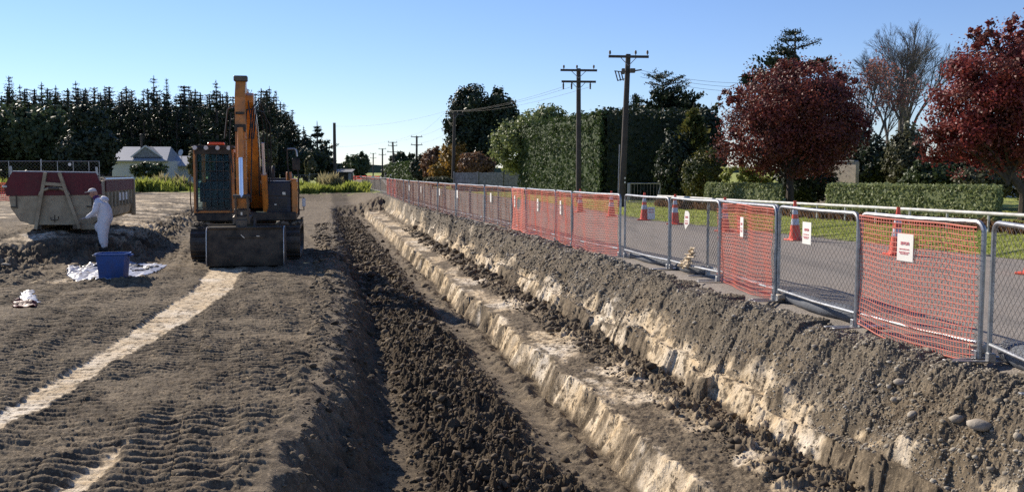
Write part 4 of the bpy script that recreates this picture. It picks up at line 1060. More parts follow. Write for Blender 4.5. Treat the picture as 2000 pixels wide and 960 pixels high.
# mud lumps carried on the tracks
p_ = np.stack([rng.uniform(-1.3, 1.3, 90), rng.choice([-1.7, -1.5, 1.2, -1.2, -.9], 90), np.full(90, .90)], 1); p_ = p_[np.abs(p_[:, 0]) > .75]
mud = rocks('caked_mud', p_, rng.uniform(.03, .09, len(p_)), L_['crumb'], 1, .6); mud.parent = ex; mud['kind'] = 'stuff'

# ------------------------------------------------------------------ hook lift bin
bn = empty('skip_bin', (0, 0, 0), R(13.5), 'large cream and maroon steel skip bin on the unscraped ground', 'skip bin')
fl = px(112, 449, .0); bn.location = (fl.x, fl.y, 0); bn.scale = (.94, .94, 1.0)
BWt, BL, BH = 2.50, 5.6, 1.62
# front bulkhead: wide at the rim, chamfered below
front = [(-1.27, .95), (-1.22, .62), (-.98, .28), (-.70, .16), (.95, .14), (1.16, .30), (1.27, .62), (1.27, .98)]
fb = MB().prism(front, -.03, .03, 'y').build('front_plate', M['cream'], bn); 
MB().prism([(-1.33, .96), (1.27, .98), (1.27, 1.22), (1.14, 1.58), (-1.14, 1.62), (-1.28, 1.40), (-1.38, 1.22)], -.045, .045, 'y').build('headboard', M['maroon'], bn)
MB().tube([(-1.14, 0, 1.63), (1.13, 0, 1.60)], .022, 8).build('top_rim', M['bright'], bn, True)
m = MB(); 
body = [(-1.24, .62), (-.95, .24), (.95, .22), (1.24, .62), (1.26, 1.0), (-1.26, 1.0)]
V = []
m = MB(); t_ = .03
loop = [(-1.26, 1.36), (-1.26, 1.0), (-1.24, .62), (-1.0, .26), (-.7, .18), (.95, .18), (1.16, .30), (1.24, .62), (1.26, 1.0), (1.26, 1.36)]
lin = [(x * .975, max(z, .18) + (.03 if z < .5 else 0)) for x, z in loop]
n_ = len(loop); vs = []
for y in (.03, BL): vs += [(x, y, z) for x, z in loop] + [(x, y, z) for x, z in lin]
fs = []
for k in range(n_ - 1): fs += [(k, k + 1, 2 * n_ + k + 1, 2 * n_ + k), (n_ + k, 3 * n_ + k, 3 * n_ + k + 1, n_ + k + 1), (2 * n_ + k, 2 * n_ + k + 1, 3 * n_ + k + 1, 3 * n_ + k)]
for e in (0, n_ - 1): fs.append((e, 2 * n_ + e, 3 * n_ + e, n_ + e))
m.add(vs, fs).build('bin_body', M['cream'], bn, False)
for sx in (-1, 1):
    MB().box((sx * 1.285, BL / 2 + .3, 1.22), (.03, BL - .5, .34)).build('side_board', M['maroon'], bn)
    MB().tube([(sx * 1.28, .5, 1.41), (sx * 1.28, BL, 1.41)], .035, 8).build('side_rim', M['bright'], bn, True)
    for k in range(8): MB().box((sx * 1.285, .7 + k * .62, .80), (.06, .07, .46), bev=.01).build('rib', M['cream'], bn)
MB().box((1.27, 3.6, .86), (.02, 2.1, .24)).build('faded_sign', M['paper'], bn)
m = MB(); m.box((0, BL + .03, .85), (2.5, .06, 1.25)); m.build('tail_gate', M['cream'], bn)
for sx in (-1, 1): MB().box((sx * 1.27, BL + .02, .78), (.14, .16, 1.2), bev=.02).build('end_post', M['cream'], bn)
# A shaped lifting frame
m = MB(); m.bar((-.56, -.10, .04), (-.24, -.10, 1.60), .11, .09); m.bar((.64, -.10, .04), (.14, -.10, 1.60), .11, .09); m.bar((-.28, -.10, 1.30), (.22, -.10, 1.26), .09, .09)
arc = [(-.42 + .0, -.10, .98)] 
for k in range(9):
    a = pi - pi * k / 8; arc.append((-.02 + .40 * cos(a), -.11, .98 + .20 * sin(a)))
m.tube(arc, .04, 8); m.build('lifting_frame', M['cream'], bn)
MB().tube([(-.16, -.13, 1.16), (.12, -.13, 1.16)], .045, 8).build('hook_bar', M['steel'], bn, True)
m = MB()
for sx in (-.5, .5): m.box((sx, BL / 2, .11), (.14, BL, .16))
m.build('skid', M['steel'], bn)
MB().box((.98, -.02, .08), (.66, .10, .16), bev=.02).build('ground_skid', M['cream'], bn)
for sx in (-1.06, 1.0):
    m = MB(); m.bar((sx, -.06, .98), (sx, -.06, .66), .03, .03); m.bar((sx - .16, -.06, .66), (sx + .03, -.06, .64), .03, .03); m.build('latch', M['blk'], bn)
m = MB(); m.tube([(-.05, -.05, .22), (-.05, -.05, .42)], .012, 5); m.tube([(-.16, -.05, .36), (-.14, -.05, .28), (.04, -.05, .28), (.06, -.05, .38)], .012, 5); m.build('stencil_mark', M['blk'], bn)
for x, z in ((-1.18, 1.62), (1.16, 1.60)): MB().bar((x, 0, z - .08), (x - .02, 0, z + .16), .06, .05).build('corner_lug', M['galv'], bn)
MB().box((-1.36, -.02, 1.22), (.14, .1, .07), bev=.02).build('corner_lug', M['bright'], bn)
# stuff heaped in the bin
p_ = np.stack([rng.uniform(-1.0, 1.0, 500), rng.uniform(.6, BL - .4, 500), np.full(500, 1.22)], 1); p_[:, 2] += .10 * np.sin(p_[:, 1] * 2)
fill = rocks('soil_load', p_, rng.uniform(.04, .16, 500), L_['crumb'], 1, .6); fill.location = bn.location; fill.rotation_euler = bn.rotation_euler; tag(fill, 'heaped soil filling the cream and maroon skip bin', 'soil', kind='stuff')

# ------------------------------------------------------------------ tub, plastic sheet and litter
q = hit(212, 546)
tb = empty('tub', (q.x, q.y + .25, H(q.x, q.y + .1) - .01), R(8), 'large blue plastic tub standing on the plastic sheet', 'tub')
m = MB(); prof = [(.0, .0), (.27, .0), (.285, .02), (.33, .46), (.355, .47), (.355, .50), (.325, .50), (.27, .05), (0, .04)]
m.lathe([(a, b) for a, b in prof], n=24); 
for k, v in enumerate(m.v):     # rounded square plan
    x, y, z = v; 
    if abs(x) + abs(y) > 1e-6:
        a = math.atan2(y, x); f = 1 / max(abs(cos(a)), abs(sin(a))); f = 1 + (f - 1) * .55; m.v[k] = (x * f * .93, y * f * .80, z)
m.build('tub_body', M['blue'], tb, True)
for sx in (-1, 1): MB().box((sx * .345, 0, .455), (.07, .16, .04), bev=.012).build('handle', M['galv'] if sx < 0 else M['blue'], tb)
def sheet_on_ground(name, poly_px, z, mat, seed, label, cat, amp=.05, nx=50, ny=40, holes=0):
    P = [hit(a, b) for a, b in poly_px]; xs = [p_.x for p_ in P]; ys = [p_.y for p_ in P]
    x0, x1, y0, y1 = min(xs), max(xs), min(ys), max(ys); V = []; F = []
    def inside(x, y):
        c_ = False; j = len(P) - 1
        for i in range(len(P)):
            if (P[i].y > y) != (P[j].y > y) and x < (P[j].x - P[i].x) * (y - P[i].y) / (P[j].y - P[i].y) + P[i].x: c_ = not c_
            j = i
        return c_
    gx_, gy_ = np.meshgrid(np.linspace(x0, x1, nx), np.linspace(y0, y1, ny), indexing='ij')
    zz = terrain(gx_.ravel(), gy_.ravel(), False) + .015 + amp * np.maximum(0, 1 - 3.5 * np.abs(fbm(gx_.ravel() * 1.2, gy_.ravel() * 2.2, seed, 3))) + .25 * amp * fbm(gx_.ravel() * 6, gy_.ravel() * 8, seed + 3, 2)
    V = np.stack([gx_.ravel(), gy_.ravel(), zz], 1)
    hn = fbm(gx_.ravel() * .9, gy_.ravel() * 2.0, seed + 9, 3)
    for i in range(nx - 1):
        for j in range(ny - 1):
            a = i * ny + j
            if inside(gx_[i, j], gy_[i, j]) and hn[a] > holes - 1: F.append((a, a + ny, a + ny + 1, a + 1))
    o = npmesh(name, V, F, M[mat], smooth=True); s = o.modifiers.new('thick', 'SOLIDIFY'); s.thickness = .006; return tag(o, label, cat)
sheet_on_ground('plastic_sheet', [(130, 520), (190, 514), (260, 513), (322, 519), (300, 531), (240, 540), (190, 548), (140, 546), (128, 535)], -.72, 'plastic_w', 5, 'crumpled white and grey plastic sheet spread under the blue tub', 'plastic sheet', .016, 90, 60)
sheet_on_ground('black_liner', [(140, 517), (200, 517), (250, 518), (300, 522), (290, 529), (255, 531), (230, 524), (150, 524)], -.66, 'plastic_k', 8, 'black plastic liner strip crumpled on the white sheet behind the tub', 'plastic sheet', .04, 60, 40, .95)
sheet_on_ground('litter', [(38, 572), (62, 566), (60, 575), (72, 590), (48, 590), (34, 584)], -.64, 'plastic_w', 11, 'torn scrap of white plastic in the soil at the left edge', 'litter', .012, 30, 30)
sheet_on_ground('litter', [(24, 588), (50, 584), (66, 588), (70, 598), (40, 604), (22, 600)], -.64, 'maroon', 13, 'torn dark red plastic scrap just below the white scrap at the left', 'litter', .05, 30, 30, .9)
# loose bits of drain rock near the tub
for k, (x, y, sz, lab) in enumerate(((305, 524, .06, 'whitish lump at the right end of the plastic sheet'), (288, 528, .05, 'smaller pale lump left of the whitish one on the sheet'), (12, 520, .08, 'grey stone lying on the shaded bank at the far left'))):
    q = hit(x, y); o = rocks('stone', np.zeros((1, 3)), np.array([sz]), M['stone'], 2, .6, .15); o.location = (q.x, q.y, H(q.x, q.y) + .03); tag(o, lab, 'stone')

# ------------------------------------------------------------------ person in white coveralls (walking left, stooped, stepping down the bank)
def skin_chain(name, verts, edges, radii, mat, parent=None, sub=2, root=0):
    me = bpy.data.meshes.new(name); me.from_pydata(verts, edges, []); o = bpy.data.objects.new(name, me); COL.objects.link(o)
    if parent: o.parent = parent
    me.materials.append(mat)
    md = o.modifiers.new('Skin', 'SKIN'); md.use_smooth_shade = True
    if not me.skin_vertices: me.attributes  # created by the modifier
    for k, r in enumerate(radii):
        sv = me.skin_vertices[0].data[k]; sv.radius = (r, r) if not isinstance(r, tuple) else r; sv.use_root = (k == root)
    ms = o.modifiers.new('Sub', 'SUBSURF'); ms.levels = sub; ms.render_levels = sub
    return o
fp = hit(204, 489); zf = fp.z
pe = empty('person', (fp.x, fp.y, zf), 0, 'person in baggy white coveralls and pale cap, stooping and stepping left', 'person'); pe.scale = (1.02, 1.05, 1.01)
# faces -x ; x left is forward
V = [(.05, 0, .80), (.04, 0, .95), (.0, 0, 1.14), (-.07, 0, 1.30), (-.14, 0, 1.375), (-.19, 0, 1.44),   # pelvis, waist, chest, upper chest, neck, head base
     (.02, .10, .76), (-.22, .13, .64), (-.05, .13, .42), (-.04, .13, .30),                                  # far leg lifted: hip, knee, shin, ankle
     (.06, -.09, .74), (.02, -.11, .42), (.05, -.11, .12),                                                    # near leg: hip, knee, ankle
     (-.07, -.17, 1.26), (-.10, -.24, 1.03), (-.30, -.20, .90), (-.38, -.18, .87),                           # near arm: shoulder, elbow, wrist
     (-.05, .17, 1.28), (-.10, .23, 1.06), (-.32, .16, .93), (-.40, .14, .90)]
E = [(0, 1), (1, 2), (2, 3), (3, 4), (4, 5), (0, 6), (6, 7), (7, 8), (8, 9), (0, 10), (10, 11), (11, 12), (3, 13), (13, 14), (14, 15), (15, 16), (3, 17), (17, 18), (18, 19), (19, 20)]
Rr = [(.20, .20), (.205, .21), (.20, .215), (.165, .18), .06, .055, .15, .135, .11, .08, .155, .135, .10, .10, .075, .060, .035, .085, .075, .060, .035]
skin_chain('body', V, E, Rr, M['white'], pe)
# collar / hood folded back
bm = bmesh.new(); bmesh.ops.create_uvsphere(bm, u_segments=16, v_segments=10, radius=1)
def ell(name, c, r, mat, par, rot=(0, 0, 0), shape=None):
    bm = bmesh.new(); bmesh.ops.create_uvsphere(bm, u_segments=20, v_segments=14, radius=1)
    for v in bm.verts:
        if shape: shape(v.co)
        v.co = Vector((v.co.x * r[0], v.co.y * r[1], v.co.z * r[2]))
    me = bpy.data.meshes.new(name); bm.to_mesh(me); bm.free(); me.polygons.foreach_set('use_smooth', [True] * len(me.polygons)); me.materials.append(M[mat])
    o = bpy.data.objects.new(name, me); COL.objects.link(o); o.location = c; o.rotation_euler = rot; o.parent = par; return o
ell('hood', (.06, 0, 1.375), (.10, .13, .055), 'white', pe, (0, R(35), 0))
ell('scarf', (-.165, 0, 1.40), (.085, .085, .07), 'purple', pe, (0, R(-20), 0))
def headshape(c):
    # nose, brow, chin, narrower jaw; face towards -x
    if c.x < -.3:
        if abs(c.y) < .28 and -.25 < c.z < .2: c.x -= .22 * (1 - abs(c.y) / .28)
        if abs(abs(c.y) - .38) < .2 and .05 < c.z < .3: c.x += .10
        if c.z < -.5: c.x -= .12
    if c.z < -.2: c.y *= .82
head = ell('head', (-.235, 0, 1.515), (.098, .078, .118), 'skin', pe, (0, R(-8), 0), headshape)
for sy in (-1, 1):
    e = ell('ear', (.02, sy * .078, -.01), (.02, .012, .032), 'skin', head)
    e = ell('eye', (-.088, sy * .034, .02), (.012, .013, .010), 'blk', head)
ell('mouth', (-.094, 0, -.055), (.012, .026, .007), 'maroon', head)
def capshape(c):
    if c.z < -.1: c.z = -.1
cap = ell('cap', (-.02, 0, .055), (.108, .088, .085), 'greycap', head, (0, 0, 0), capshape)
MB().prism([(-.08, -.07), (-.17, -.05), (-.20, 0), (-.17, .05), (-.08, .07)], -.006, .006, 'z').build('brim', M['greycap'], cap)
# hands with five fingers
def hand(wr, sy):
    h = empty('tmp'); bpy.data.objects.remove(h)
    V = [(0, 0, 0), (-.05, 0, -.01), (-.085, 0, -.02)]; E = [(0, 1), (1, 2)]; Rd = [.022, (.022, .036), (.014, .034)]
    for k, (dy, ln) in enumerate(((-.027, .065), (-.009, .075), (.010, .07), (.027, .055))):
        b = len(V); V += [(-.10, dy, -.025), (-.10 - ln * .5, dy * 1.15, -.035), (-.10 - ln * .8, dy * 1.2, -.065)]; E += [(2, b), (b, b + 1), (b + 1, b + 2)]; Rd += [.010, .009, .008]
    b = len(V); V += [(-.045, -sy * .045, -.012), (-.085, -sy * .062, -.035)]; E += [(1, b), (b, b + 1)]; Rd += [.011, .009]
    o = skin_chain('hand', V, E, Rd, M['glove'], pe, 1); o.location = wr; return o
hand((-.375, -.18, .87), -1); hand((-.395, .14, .90), 1)
def boot(c, ry):
    m = MB(); m.prism([(-.20, 0), (-.20, .045), (-.13, .085), (-.03, .12), (-.03, .20), (.08, .20), (.09, 0)], -.052, .052, 'y'); o = m.build('boot', M['rubber'], pe, True); o.location = c; o.rotation_euler = (0, ry, 0); bv = o.modifiers.new('b', 'BEVEL'); bv.width = .025; bv.segments = 3; return o
boot((.05, -.11, -.01), R(-8)); boot((-.03, .13, .13), R(-6))
ell('gaiter', (.05, -.11, .16), (.085, .085, .10), 'white', pe)

# ------------------------------------------------------------------ foliage builders
def leaves(P, Nrm, size, rg, stretch=1.5, out_bias=.55, fold=False):
    n = len(P)
    d = rg.normal(size=(n, 3)); d /= np.linalg.norm(d, axis=1)[:, None]
    nn = d * (1 - out_bias) + Nrm * out_bias; nn /= np.linalg.norm(nn, axis=1)[:, None] + 1e-9
    t = np.cross(nn, rg.normal(size=(n, 3))); t /= np.linalg.norm(t, axis=1)[:, None] + 1e-9
    b = np.cross(nn, t); s = (size * rg.uniform(.6, 1.35, n))[:, None]
    a = t * s * stretch * .5; c = b * s * .5
    V = np.stack([P - a, P + c * .9 - a * .1, P + a, P - c * .9 - a * .1], 1).reshape(-1, 3)
    return V, np.arange(4 * n).reshape(n, 4)
def crown_points(blobs, n, rg, lump=.22, lf=1.6, shell=.35, seed=0, gaps=.0):
    vol = np.array([b[3] * b[4] * b[5] for b in blobs]) ** (2 / 3); cnt = (n * vol / vol.sum()).astype(int)
    Ps, Ns = [], []
    for b, c in zip(blobs, cnt):
        nc = max(6, c // 34)
        d = rg.normal(size=(nc, 3)); d /= np.linalg.norm(d, axis=1)[:, None]
        lm = 1 + lump * fbm(d[:, 0] * lf + 7, d[:, 1] * lf + d[:, 2] * lf * 1.3, seed, 3)
        r = (1 - shell * rg.random(nc) ** 1.6) * lm
        cc = d * r[:, None]
        if gaps: 
            k = fbm(d[:, 0] * 2.4, d[:, 2] * 2.4 + d[:, 1], seed + 5, 2) > -gaps; cc = cc[k]; d = d[k]
        idx = rg.integers(0, len(cc), c)
        off = rg.normal(size=(c, 3)) * .11
        q = cc[idx] + off
        Ps.append(q * np.array(b[3:6]) + np.array(b[:3])); nv = d[idx] + off * 2.0; Ns.append(nv / np.linalg.norm(nv, axis=1)[:, None])
    return np.concatenate(Ps), np.concatenate(Ns)
def limbs(blobs, base_r, h0, rg, mat, parent, n=3, name='trunk'):
    m = MB(); cx = np.mean([b[0] for b in blobs]); cy = np.mean([b[1] for b in blobs]); zc = max(b[2] for b in blobs)
    m.tube([(0, 0, -.3), (0, 0, h0 * .6), (cx * .4, cy * .4, h0), (cx * .8, cy * .8, (h0 + zc) / 2 + .2), (cx, cy, zc)], [base_r * 1.3, base_r, base_r * .85, base_r * .5, base_r * .15], 8)
    for b in blobs:
        for k in range(n):
            d = rg.normal(size=3); d[2] = abs(d[2]) * .6; d /= np.linalg.norm(d); e = np.array(b[:3]) + d * np.array(b[3:6]) * .85
            s = np.array([cx * .5, cy * .5, h0 * rg.uniform(.8, 1.2)]); mid = (s + e) / 2 + np.array([0, 0, .12 * abs(e[2] - s[2])])
            m.tube([tuple(s), tuple(mid), tuple(e)], [base_r * .45, base_r * .28, base_r * .08], 5)
    return m.build(name, M[mat], parent, True)
def tree(name, X, Y, blobs, n, leaf, mat, label, cat='tree', group=None, trunk=.16, h0=None, seed=0, bark='bark', z0=0.0, **kw):
    rg = np.random.default_rng(seed + 100)
    t = empty(name, (X, Y, z0), 0, label, cat, group)
    P, Nn = crown_points(blobs, n, rg, seed=seed, **kw); V, F = leaves(P, Nn, leaf, rg)
    V[:, 2] = np.maximum(V[:, 2], .02)
    npmesh('crown', V, F, L_[mat], t)
    limbs(blobs, trunk, h0 if h0 is not None else max(.4, min(b[2] - b[5] * .6 for b in blobs)), rg, bark, t)
    return t
def B(x0, x1, ytop, ybot, Yd, Y0=None, depth=None, X0=None):     # blob from a pixel box at distance Yd, relative to tree origin
    a, b = XY(x0, Yd), XY(x1, Yd); zt = pd((x0 + x1) / 2, ytop, Yd).z; zb = pd((x0 + x1) / 2, ybot, Yd).z
    rx = (b - a) / 2; rz = (zt - zb) / 2
    return ((a + b) / 2, Yd, (zt + zb) / 2, rx, depth if depth else min(rx, rz * 1.3), rz)
def rel(blobs, X, Y): return [(b[0] - X, b[1] - Y, b[2], b[3], b[4], b[5]) for b in blobs]
def ptree(name, xb, Y, boxes, n, leaf, mat, label, **kw):
    X = XY(xb, Y); bl = rel([B(*b[:4], Y + (b[4] if len(b) > 4 else 0)) for b in boxes], X, Y)
    return tree(name, X, Y, bl, n, leaf, mat, label, **kw)

# shelterbelt of pines ------------------------------------------------
def pine_meshes(seed, h=13.0, w=2.4, n=2600, whorl=.55, lowest=.12, expo=.75, narrow=.62, tuft=1.0, droop=0.):
    rg = np.random.default_rng(seed); P = []; Nn = []; S = []; m = MB()
    z = h * lowest; br = []
    while z < h - .25:
        f = (z / h); rad = w * (1 - f) ** expo * rg.uniform(.65, 1.15) + .10
        if f > .72: rad *= narrow
        for k in range(rg.integers(4, 7)):
            a = rg.uniform(0, 2 * pi); L = rad * rg.uniform(.6, 1.15); rise = L * rg.uniform(.15 - droop, .55 - droop)
            br.append(((0, 0, z), (L * cos(a), L * sin(a), z + rise)))
        z += whorl * rg.uniform(.6, 1.3) * (1.0 if f < .7 else .95)
    per = max(6, n // len(br))
    for a, b in br:
        a, b = np.array(a), np.array(b); k = int(per * (.4 + .8 * np.linalg.norm(b - a) / w)); t = rg.uniform(.15, 1.05, k)[:, None]
        q = a + (b - a) * t + rg.normal(size=(k, 3)) * np.array([.16, .16, .10]) * (.6 + .6 * (1 - a[2] / h)); P.append(q)
        d = (b - a) / (np.linalg.norm(b - a) + 1e-6) + np.array([0, 0, .6]); Nn.append(np.repeat(d[None], k, 0))
        if a[2] > h * .5: m.tube([tuple(a), tuple(b)], [.035, .012], 4, cap=False)
    k = 26; zz = h - .25 - rg.random(k) ** 1.3 * 1.6; q = rg.normal(size=(k, 3)) * .03; q[:, 2] = zz; P.append(q); Nn.append(np.tile([0, 0, 1.], (k, 1)))
    P = np.concatenate(P); Nn = np.concatenate(Nn); n_ = len(P)
    # needle tufts: long blades along the branch direction
    d = Nn / np.linalg.norm(Nn, axis=1)[:, None] * .9 + rg.normal(size=(n_, 3)) * .55; d /= np.linalg.norm(d, axis=1)[:, None]
    sd_ = np.cross(d, rg.normal(size=(n_, 3))); sd_ /= np.linalg.norm(sd_, axis=1)[:, None]
    fz = np.clip((h - P[:, 2:3]) / (h * .25), .35, 1) * tuft; L = rg.uniform(.26, .5, n_)[:, None] * fz; wd = rg.uniform(.07, .14, n_)[:, None] * fz
    V = np.stack([P, P + sd_ * wd + d * L * .5, P + d * L, P - sd_ * wd + d * L * .5], 1).reshape(-1, 3)
    m.tube([(0, 0, -.3), (0, 0, h * .5), (0, 0, h)], [.26, .16, .03], 6)
    return (V, np.arange(4 * n_).reshape(n_, 4)), m
def pine(name, X, Y, h, seed, label, group, w=2.4, n=2600, mat='pine', **kw):
    t = empty(name, (X, Y, 0), random.Random(seed).uniform(0, 6), label, 'tree', group)
    (V, F), m = pine_meshes(seed, h, w, n, **kw); npmesh('crown', V, F, L_[mat], t); m.build('trunk', M['bark'], t); return t
PL = 'tall dark radiata pine in the backlit row behind the house and the bin'; PG = 'pines of the shelterbelt'
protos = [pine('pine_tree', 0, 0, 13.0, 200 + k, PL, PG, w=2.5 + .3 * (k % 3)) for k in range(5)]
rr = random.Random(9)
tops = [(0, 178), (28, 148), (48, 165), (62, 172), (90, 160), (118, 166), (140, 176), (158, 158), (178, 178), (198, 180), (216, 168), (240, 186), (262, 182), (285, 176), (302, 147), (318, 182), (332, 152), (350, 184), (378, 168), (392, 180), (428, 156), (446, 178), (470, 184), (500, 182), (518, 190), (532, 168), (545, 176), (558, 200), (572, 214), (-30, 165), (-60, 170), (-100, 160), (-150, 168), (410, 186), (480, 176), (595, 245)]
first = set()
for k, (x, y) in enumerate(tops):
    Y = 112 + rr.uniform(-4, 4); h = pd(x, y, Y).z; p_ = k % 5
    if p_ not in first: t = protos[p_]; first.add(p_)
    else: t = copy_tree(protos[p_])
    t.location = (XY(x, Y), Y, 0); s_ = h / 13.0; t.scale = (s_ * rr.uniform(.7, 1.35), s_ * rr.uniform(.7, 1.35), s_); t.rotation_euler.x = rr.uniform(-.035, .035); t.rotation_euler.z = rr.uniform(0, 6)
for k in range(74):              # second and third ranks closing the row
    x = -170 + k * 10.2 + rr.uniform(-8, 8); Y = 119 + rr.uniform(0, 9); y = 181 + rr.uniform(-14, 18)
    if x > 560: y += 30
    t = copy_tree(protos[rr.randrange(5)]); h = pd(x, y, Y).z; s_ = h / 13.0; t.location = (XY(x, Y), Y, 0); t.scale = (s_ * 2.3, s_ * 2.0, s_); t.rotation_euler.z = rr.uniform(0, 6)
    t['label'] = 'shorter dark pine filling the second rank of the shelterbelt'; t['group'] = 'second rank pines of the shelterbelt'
pine('pine_tree', XY(622, 124), 124, pd(620, 236, 124).z, 240, 'open crowned pine standing alone at the right end of the shelterbelt', None, w=3.4, n=3600, whorl=.8)
pine('pine_tree', XY(600, 116), 116, pd(600, 262, 116).z, 241, 'low dark pine between the lone pine and the shelterbelt', None, w=3.0, n=2600)
pine('pine_tree', XY(640, 128), 128, pd(641, 282, 128).z, 242, 'small dark pine just left of the thick bare pole', None, w=2.6, n=2200)

# left foreground dark trees
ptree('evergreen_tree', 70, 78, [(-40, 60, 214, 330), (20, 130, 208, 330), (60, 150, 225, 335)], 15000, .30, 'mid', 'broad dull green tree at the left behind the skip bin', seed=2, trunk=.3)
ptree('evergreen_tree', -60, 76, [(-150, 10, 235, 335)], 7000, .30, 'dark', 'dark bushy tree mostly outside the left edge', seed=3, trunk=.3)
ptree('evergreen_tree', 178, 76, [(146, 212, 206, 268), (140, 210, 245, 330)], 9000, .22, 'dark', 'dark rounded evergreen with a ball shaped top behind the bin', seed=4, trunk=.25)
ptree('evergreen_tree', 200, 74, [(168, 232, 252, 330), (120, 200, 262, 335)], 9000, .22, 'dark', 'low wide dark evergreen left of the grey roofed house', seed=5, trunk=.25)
ptree('shrub', 288, 84, [(262, 325, 318, 346)], 1800, .2, 'mid', 'low dark shrub in front of the house wall', cat='shrub', seed=6, trunk=.06)
ptree('shrub', 395, 92, [(372, 420, 292, 345)], 3500, .25, 'olive', 'dull green shrub right of the house beyond the cab', cat='shrub', seed=7, trunk=.08)
ptree('autumn_tree', 520, 100, [(500, 540, 262, 330)], 2800, .25, 'olive', 'small yellowish olive tree showing right of the excavator boom', cat='tree', seed=8, trunk=.08, gaps=.2)
ptree('shrub', 606, 100, [(596, 618, 304, 345)], 1800, .2, 'olive', 'pale olive shrub at the foot of the lone pine', cat='shrub', seed=9, trunk=.06)
ptree('shrub', 585, 106, [(560, 640, 290, 345), (610, 650, 310, 345)], 5000, .25, 'dark', 'dark hedge like shrub mass left of the bare pole', cat='shrub', seed=10, trunk=.06)

# far road trees
ptree('round_tree', 702, 250, [(684, 723, 301, 344)], 3500, .5, 'mid', 'distant round olive tree left of the road poles', seed=11, trunk=.3)
ptree('round_tree', 683, 290, [(671, 693, 309, 344)], 2200, .5, 'mid', 'paler distant tree at the left of the round olive one', seed=12, trunk=.3)
ptree('evergreen_tree', 787, 240, [(764, 796, 297, 330), (790, 812, 300, 330)], 3000, .5, 'dark', 'distant dark tree with a flat top behind the far hedge', seed=13, trunk=.3)
ptree('round_tree', 823, 135, [(804, 842, 307, 352)], 3500, .26, 'dark', 'dark rounded bush where the far hedge ends', seed=14, trunk=.2)

# ------------------------------------------------------------------ hedges
def hedge(name, poly, h, leaf, mat, label, dens=170, seed=0, bumps=.12, round_=.25, group=None):
    rg = np.random.default_rng(seed); poly = [Vector((p_[0], p_[1])) for p_ in poly]; c = sum(poly, Vector((0, 0))) / len(poly)
    Ps, Ns = [], []; n = len(poly)
    for i in range(n):
        a, b = poly[i], poly[(i + 1) % n]; L = (b - a).length; k = int(L * h * dens); t = rg.random(k); z = rg.random(k) * h
        nr = np.array([(b - a).y, -(b - a).x]) / L
        if (Vector(nr) .dot((a + b) / 2 - c)) < 0: nr = -nr
        x = a.x + (b.x - a.x) * t; y = a.y + (b.y - a.y) * t
        off = bumps * fbm(t * L / 1.1, z / 1.1, seed + i, 3) - round_ * (np.maximum(0, z - (h - .5)) / .5) ** 2 * .5 + rg.normal(size=k) * bumps * .5
        Ps.append(np.stack([x + nr[0] * off, y + nr[1] * off, z], 1)); Ns.append(np.tile([nr[0], nr[1], .25], (k, 1)))
    xs = [p_.x for p_ in poly]; ys = [p_.y for p_ in poly]; area = (max(xs) - min(xs)) * (max(ys) - min(ys)); k = int(area * dens)
    x = rg.uniform(min(xs), max(xs), k); y = rg.uniform(min(ys), max(ys), k); ins = np.zeros(k, bool); j = n - 1
    for i in range(n):
        a, b = poly[i], poly[j]; cond = ((a.y > y) != (b.y > y)) & (x < (b.x - a.x) * (y - a.y) / ((b.y - a.y) or 1e-9) + a.x); ins ^= cond; j = i
    x, y = x[ins], y[ins]; z = h + bumps * fbm(x / 1.0, y / 1.0, seed + 9, 3) + rg.normal(size=len(x)) * bumps * .6
    Ps.append(np.stack([x, y, z], 1)); Ns.append(np.tile([0, 0, 1.], (len(x), 1)))
    P = np.concatenate(Ps); Nn = np.concatenate(Ns); V, F = leaves(P, Nn, leaf, rg, out_bias=.5)
    o = empty(name, (c.x, c.y, 0), 0, label, 'hedge', group)
    V = V - np.array([c.x, c.y, 0]); V[:, 2] = np.maximum(V[:, 2], .0)
    npmesh('foliage', V, F, L_[mat], o)
    inner = [c + (p_ - c) * (1 - (.16 + bumps) / max((p_ - c).length, .5)) for p_ in poly]
    MB().prism([(p_.x - c.x, p_.y - c.y) for p_ in inner], 0, h - .12 - bumps * .8, 'z').build('inner_stems', L_[mat], o)
    return o
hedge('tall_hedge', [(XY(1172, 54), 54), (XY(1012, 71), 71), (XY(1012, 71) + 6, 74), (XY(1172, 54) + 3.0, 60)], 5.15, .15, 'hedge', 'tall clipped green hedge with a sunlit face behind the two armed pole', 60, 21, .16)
hedge('tall_hedge', [(XY(1178, 54.4), 54.3), (XY(1178, 54.4), 62), (XY(1345, 57) + 3, 62), (XY(1345, 56), 55.2)], 5.25, .15, 'dark', 'tall hedge turning right behind the tallest pole, its shade put into darker leaves', 50, 22, .16)  # shaded face of the same hedge; shade put into darker leaf colour
ptree('round_shrub', 1035, 72, [(962, 1065, 235, 335), (1000, 1100, 218, 300), (1040, 1112, 207, 280)], 15000, .17, 'pale', 'pale yellow green bushy shrub bulging round the end of the tall hedge', cat='shrub', seed=23, trunk=.2)
hedge('far_hedge', [(XY(758, 172), 172), (XY(822, 140), 140), (XY(822, 140) + 4, 142), (XY(758, 172) + 6, 178)], 3.1, .4, 'hedge', 'long distant green hedge beside the far road poles', 14, 24, .25)
hedge('far_hedge', [(XY(748, 240), 240), (XY(764, 190), 190), (XY(764, 190) + 5, 192), (XY(748, 240) + 8, 245)], 3.0, .5, 'mid', 'farthest small hedge at the bend of the road', 8, 25, .25)

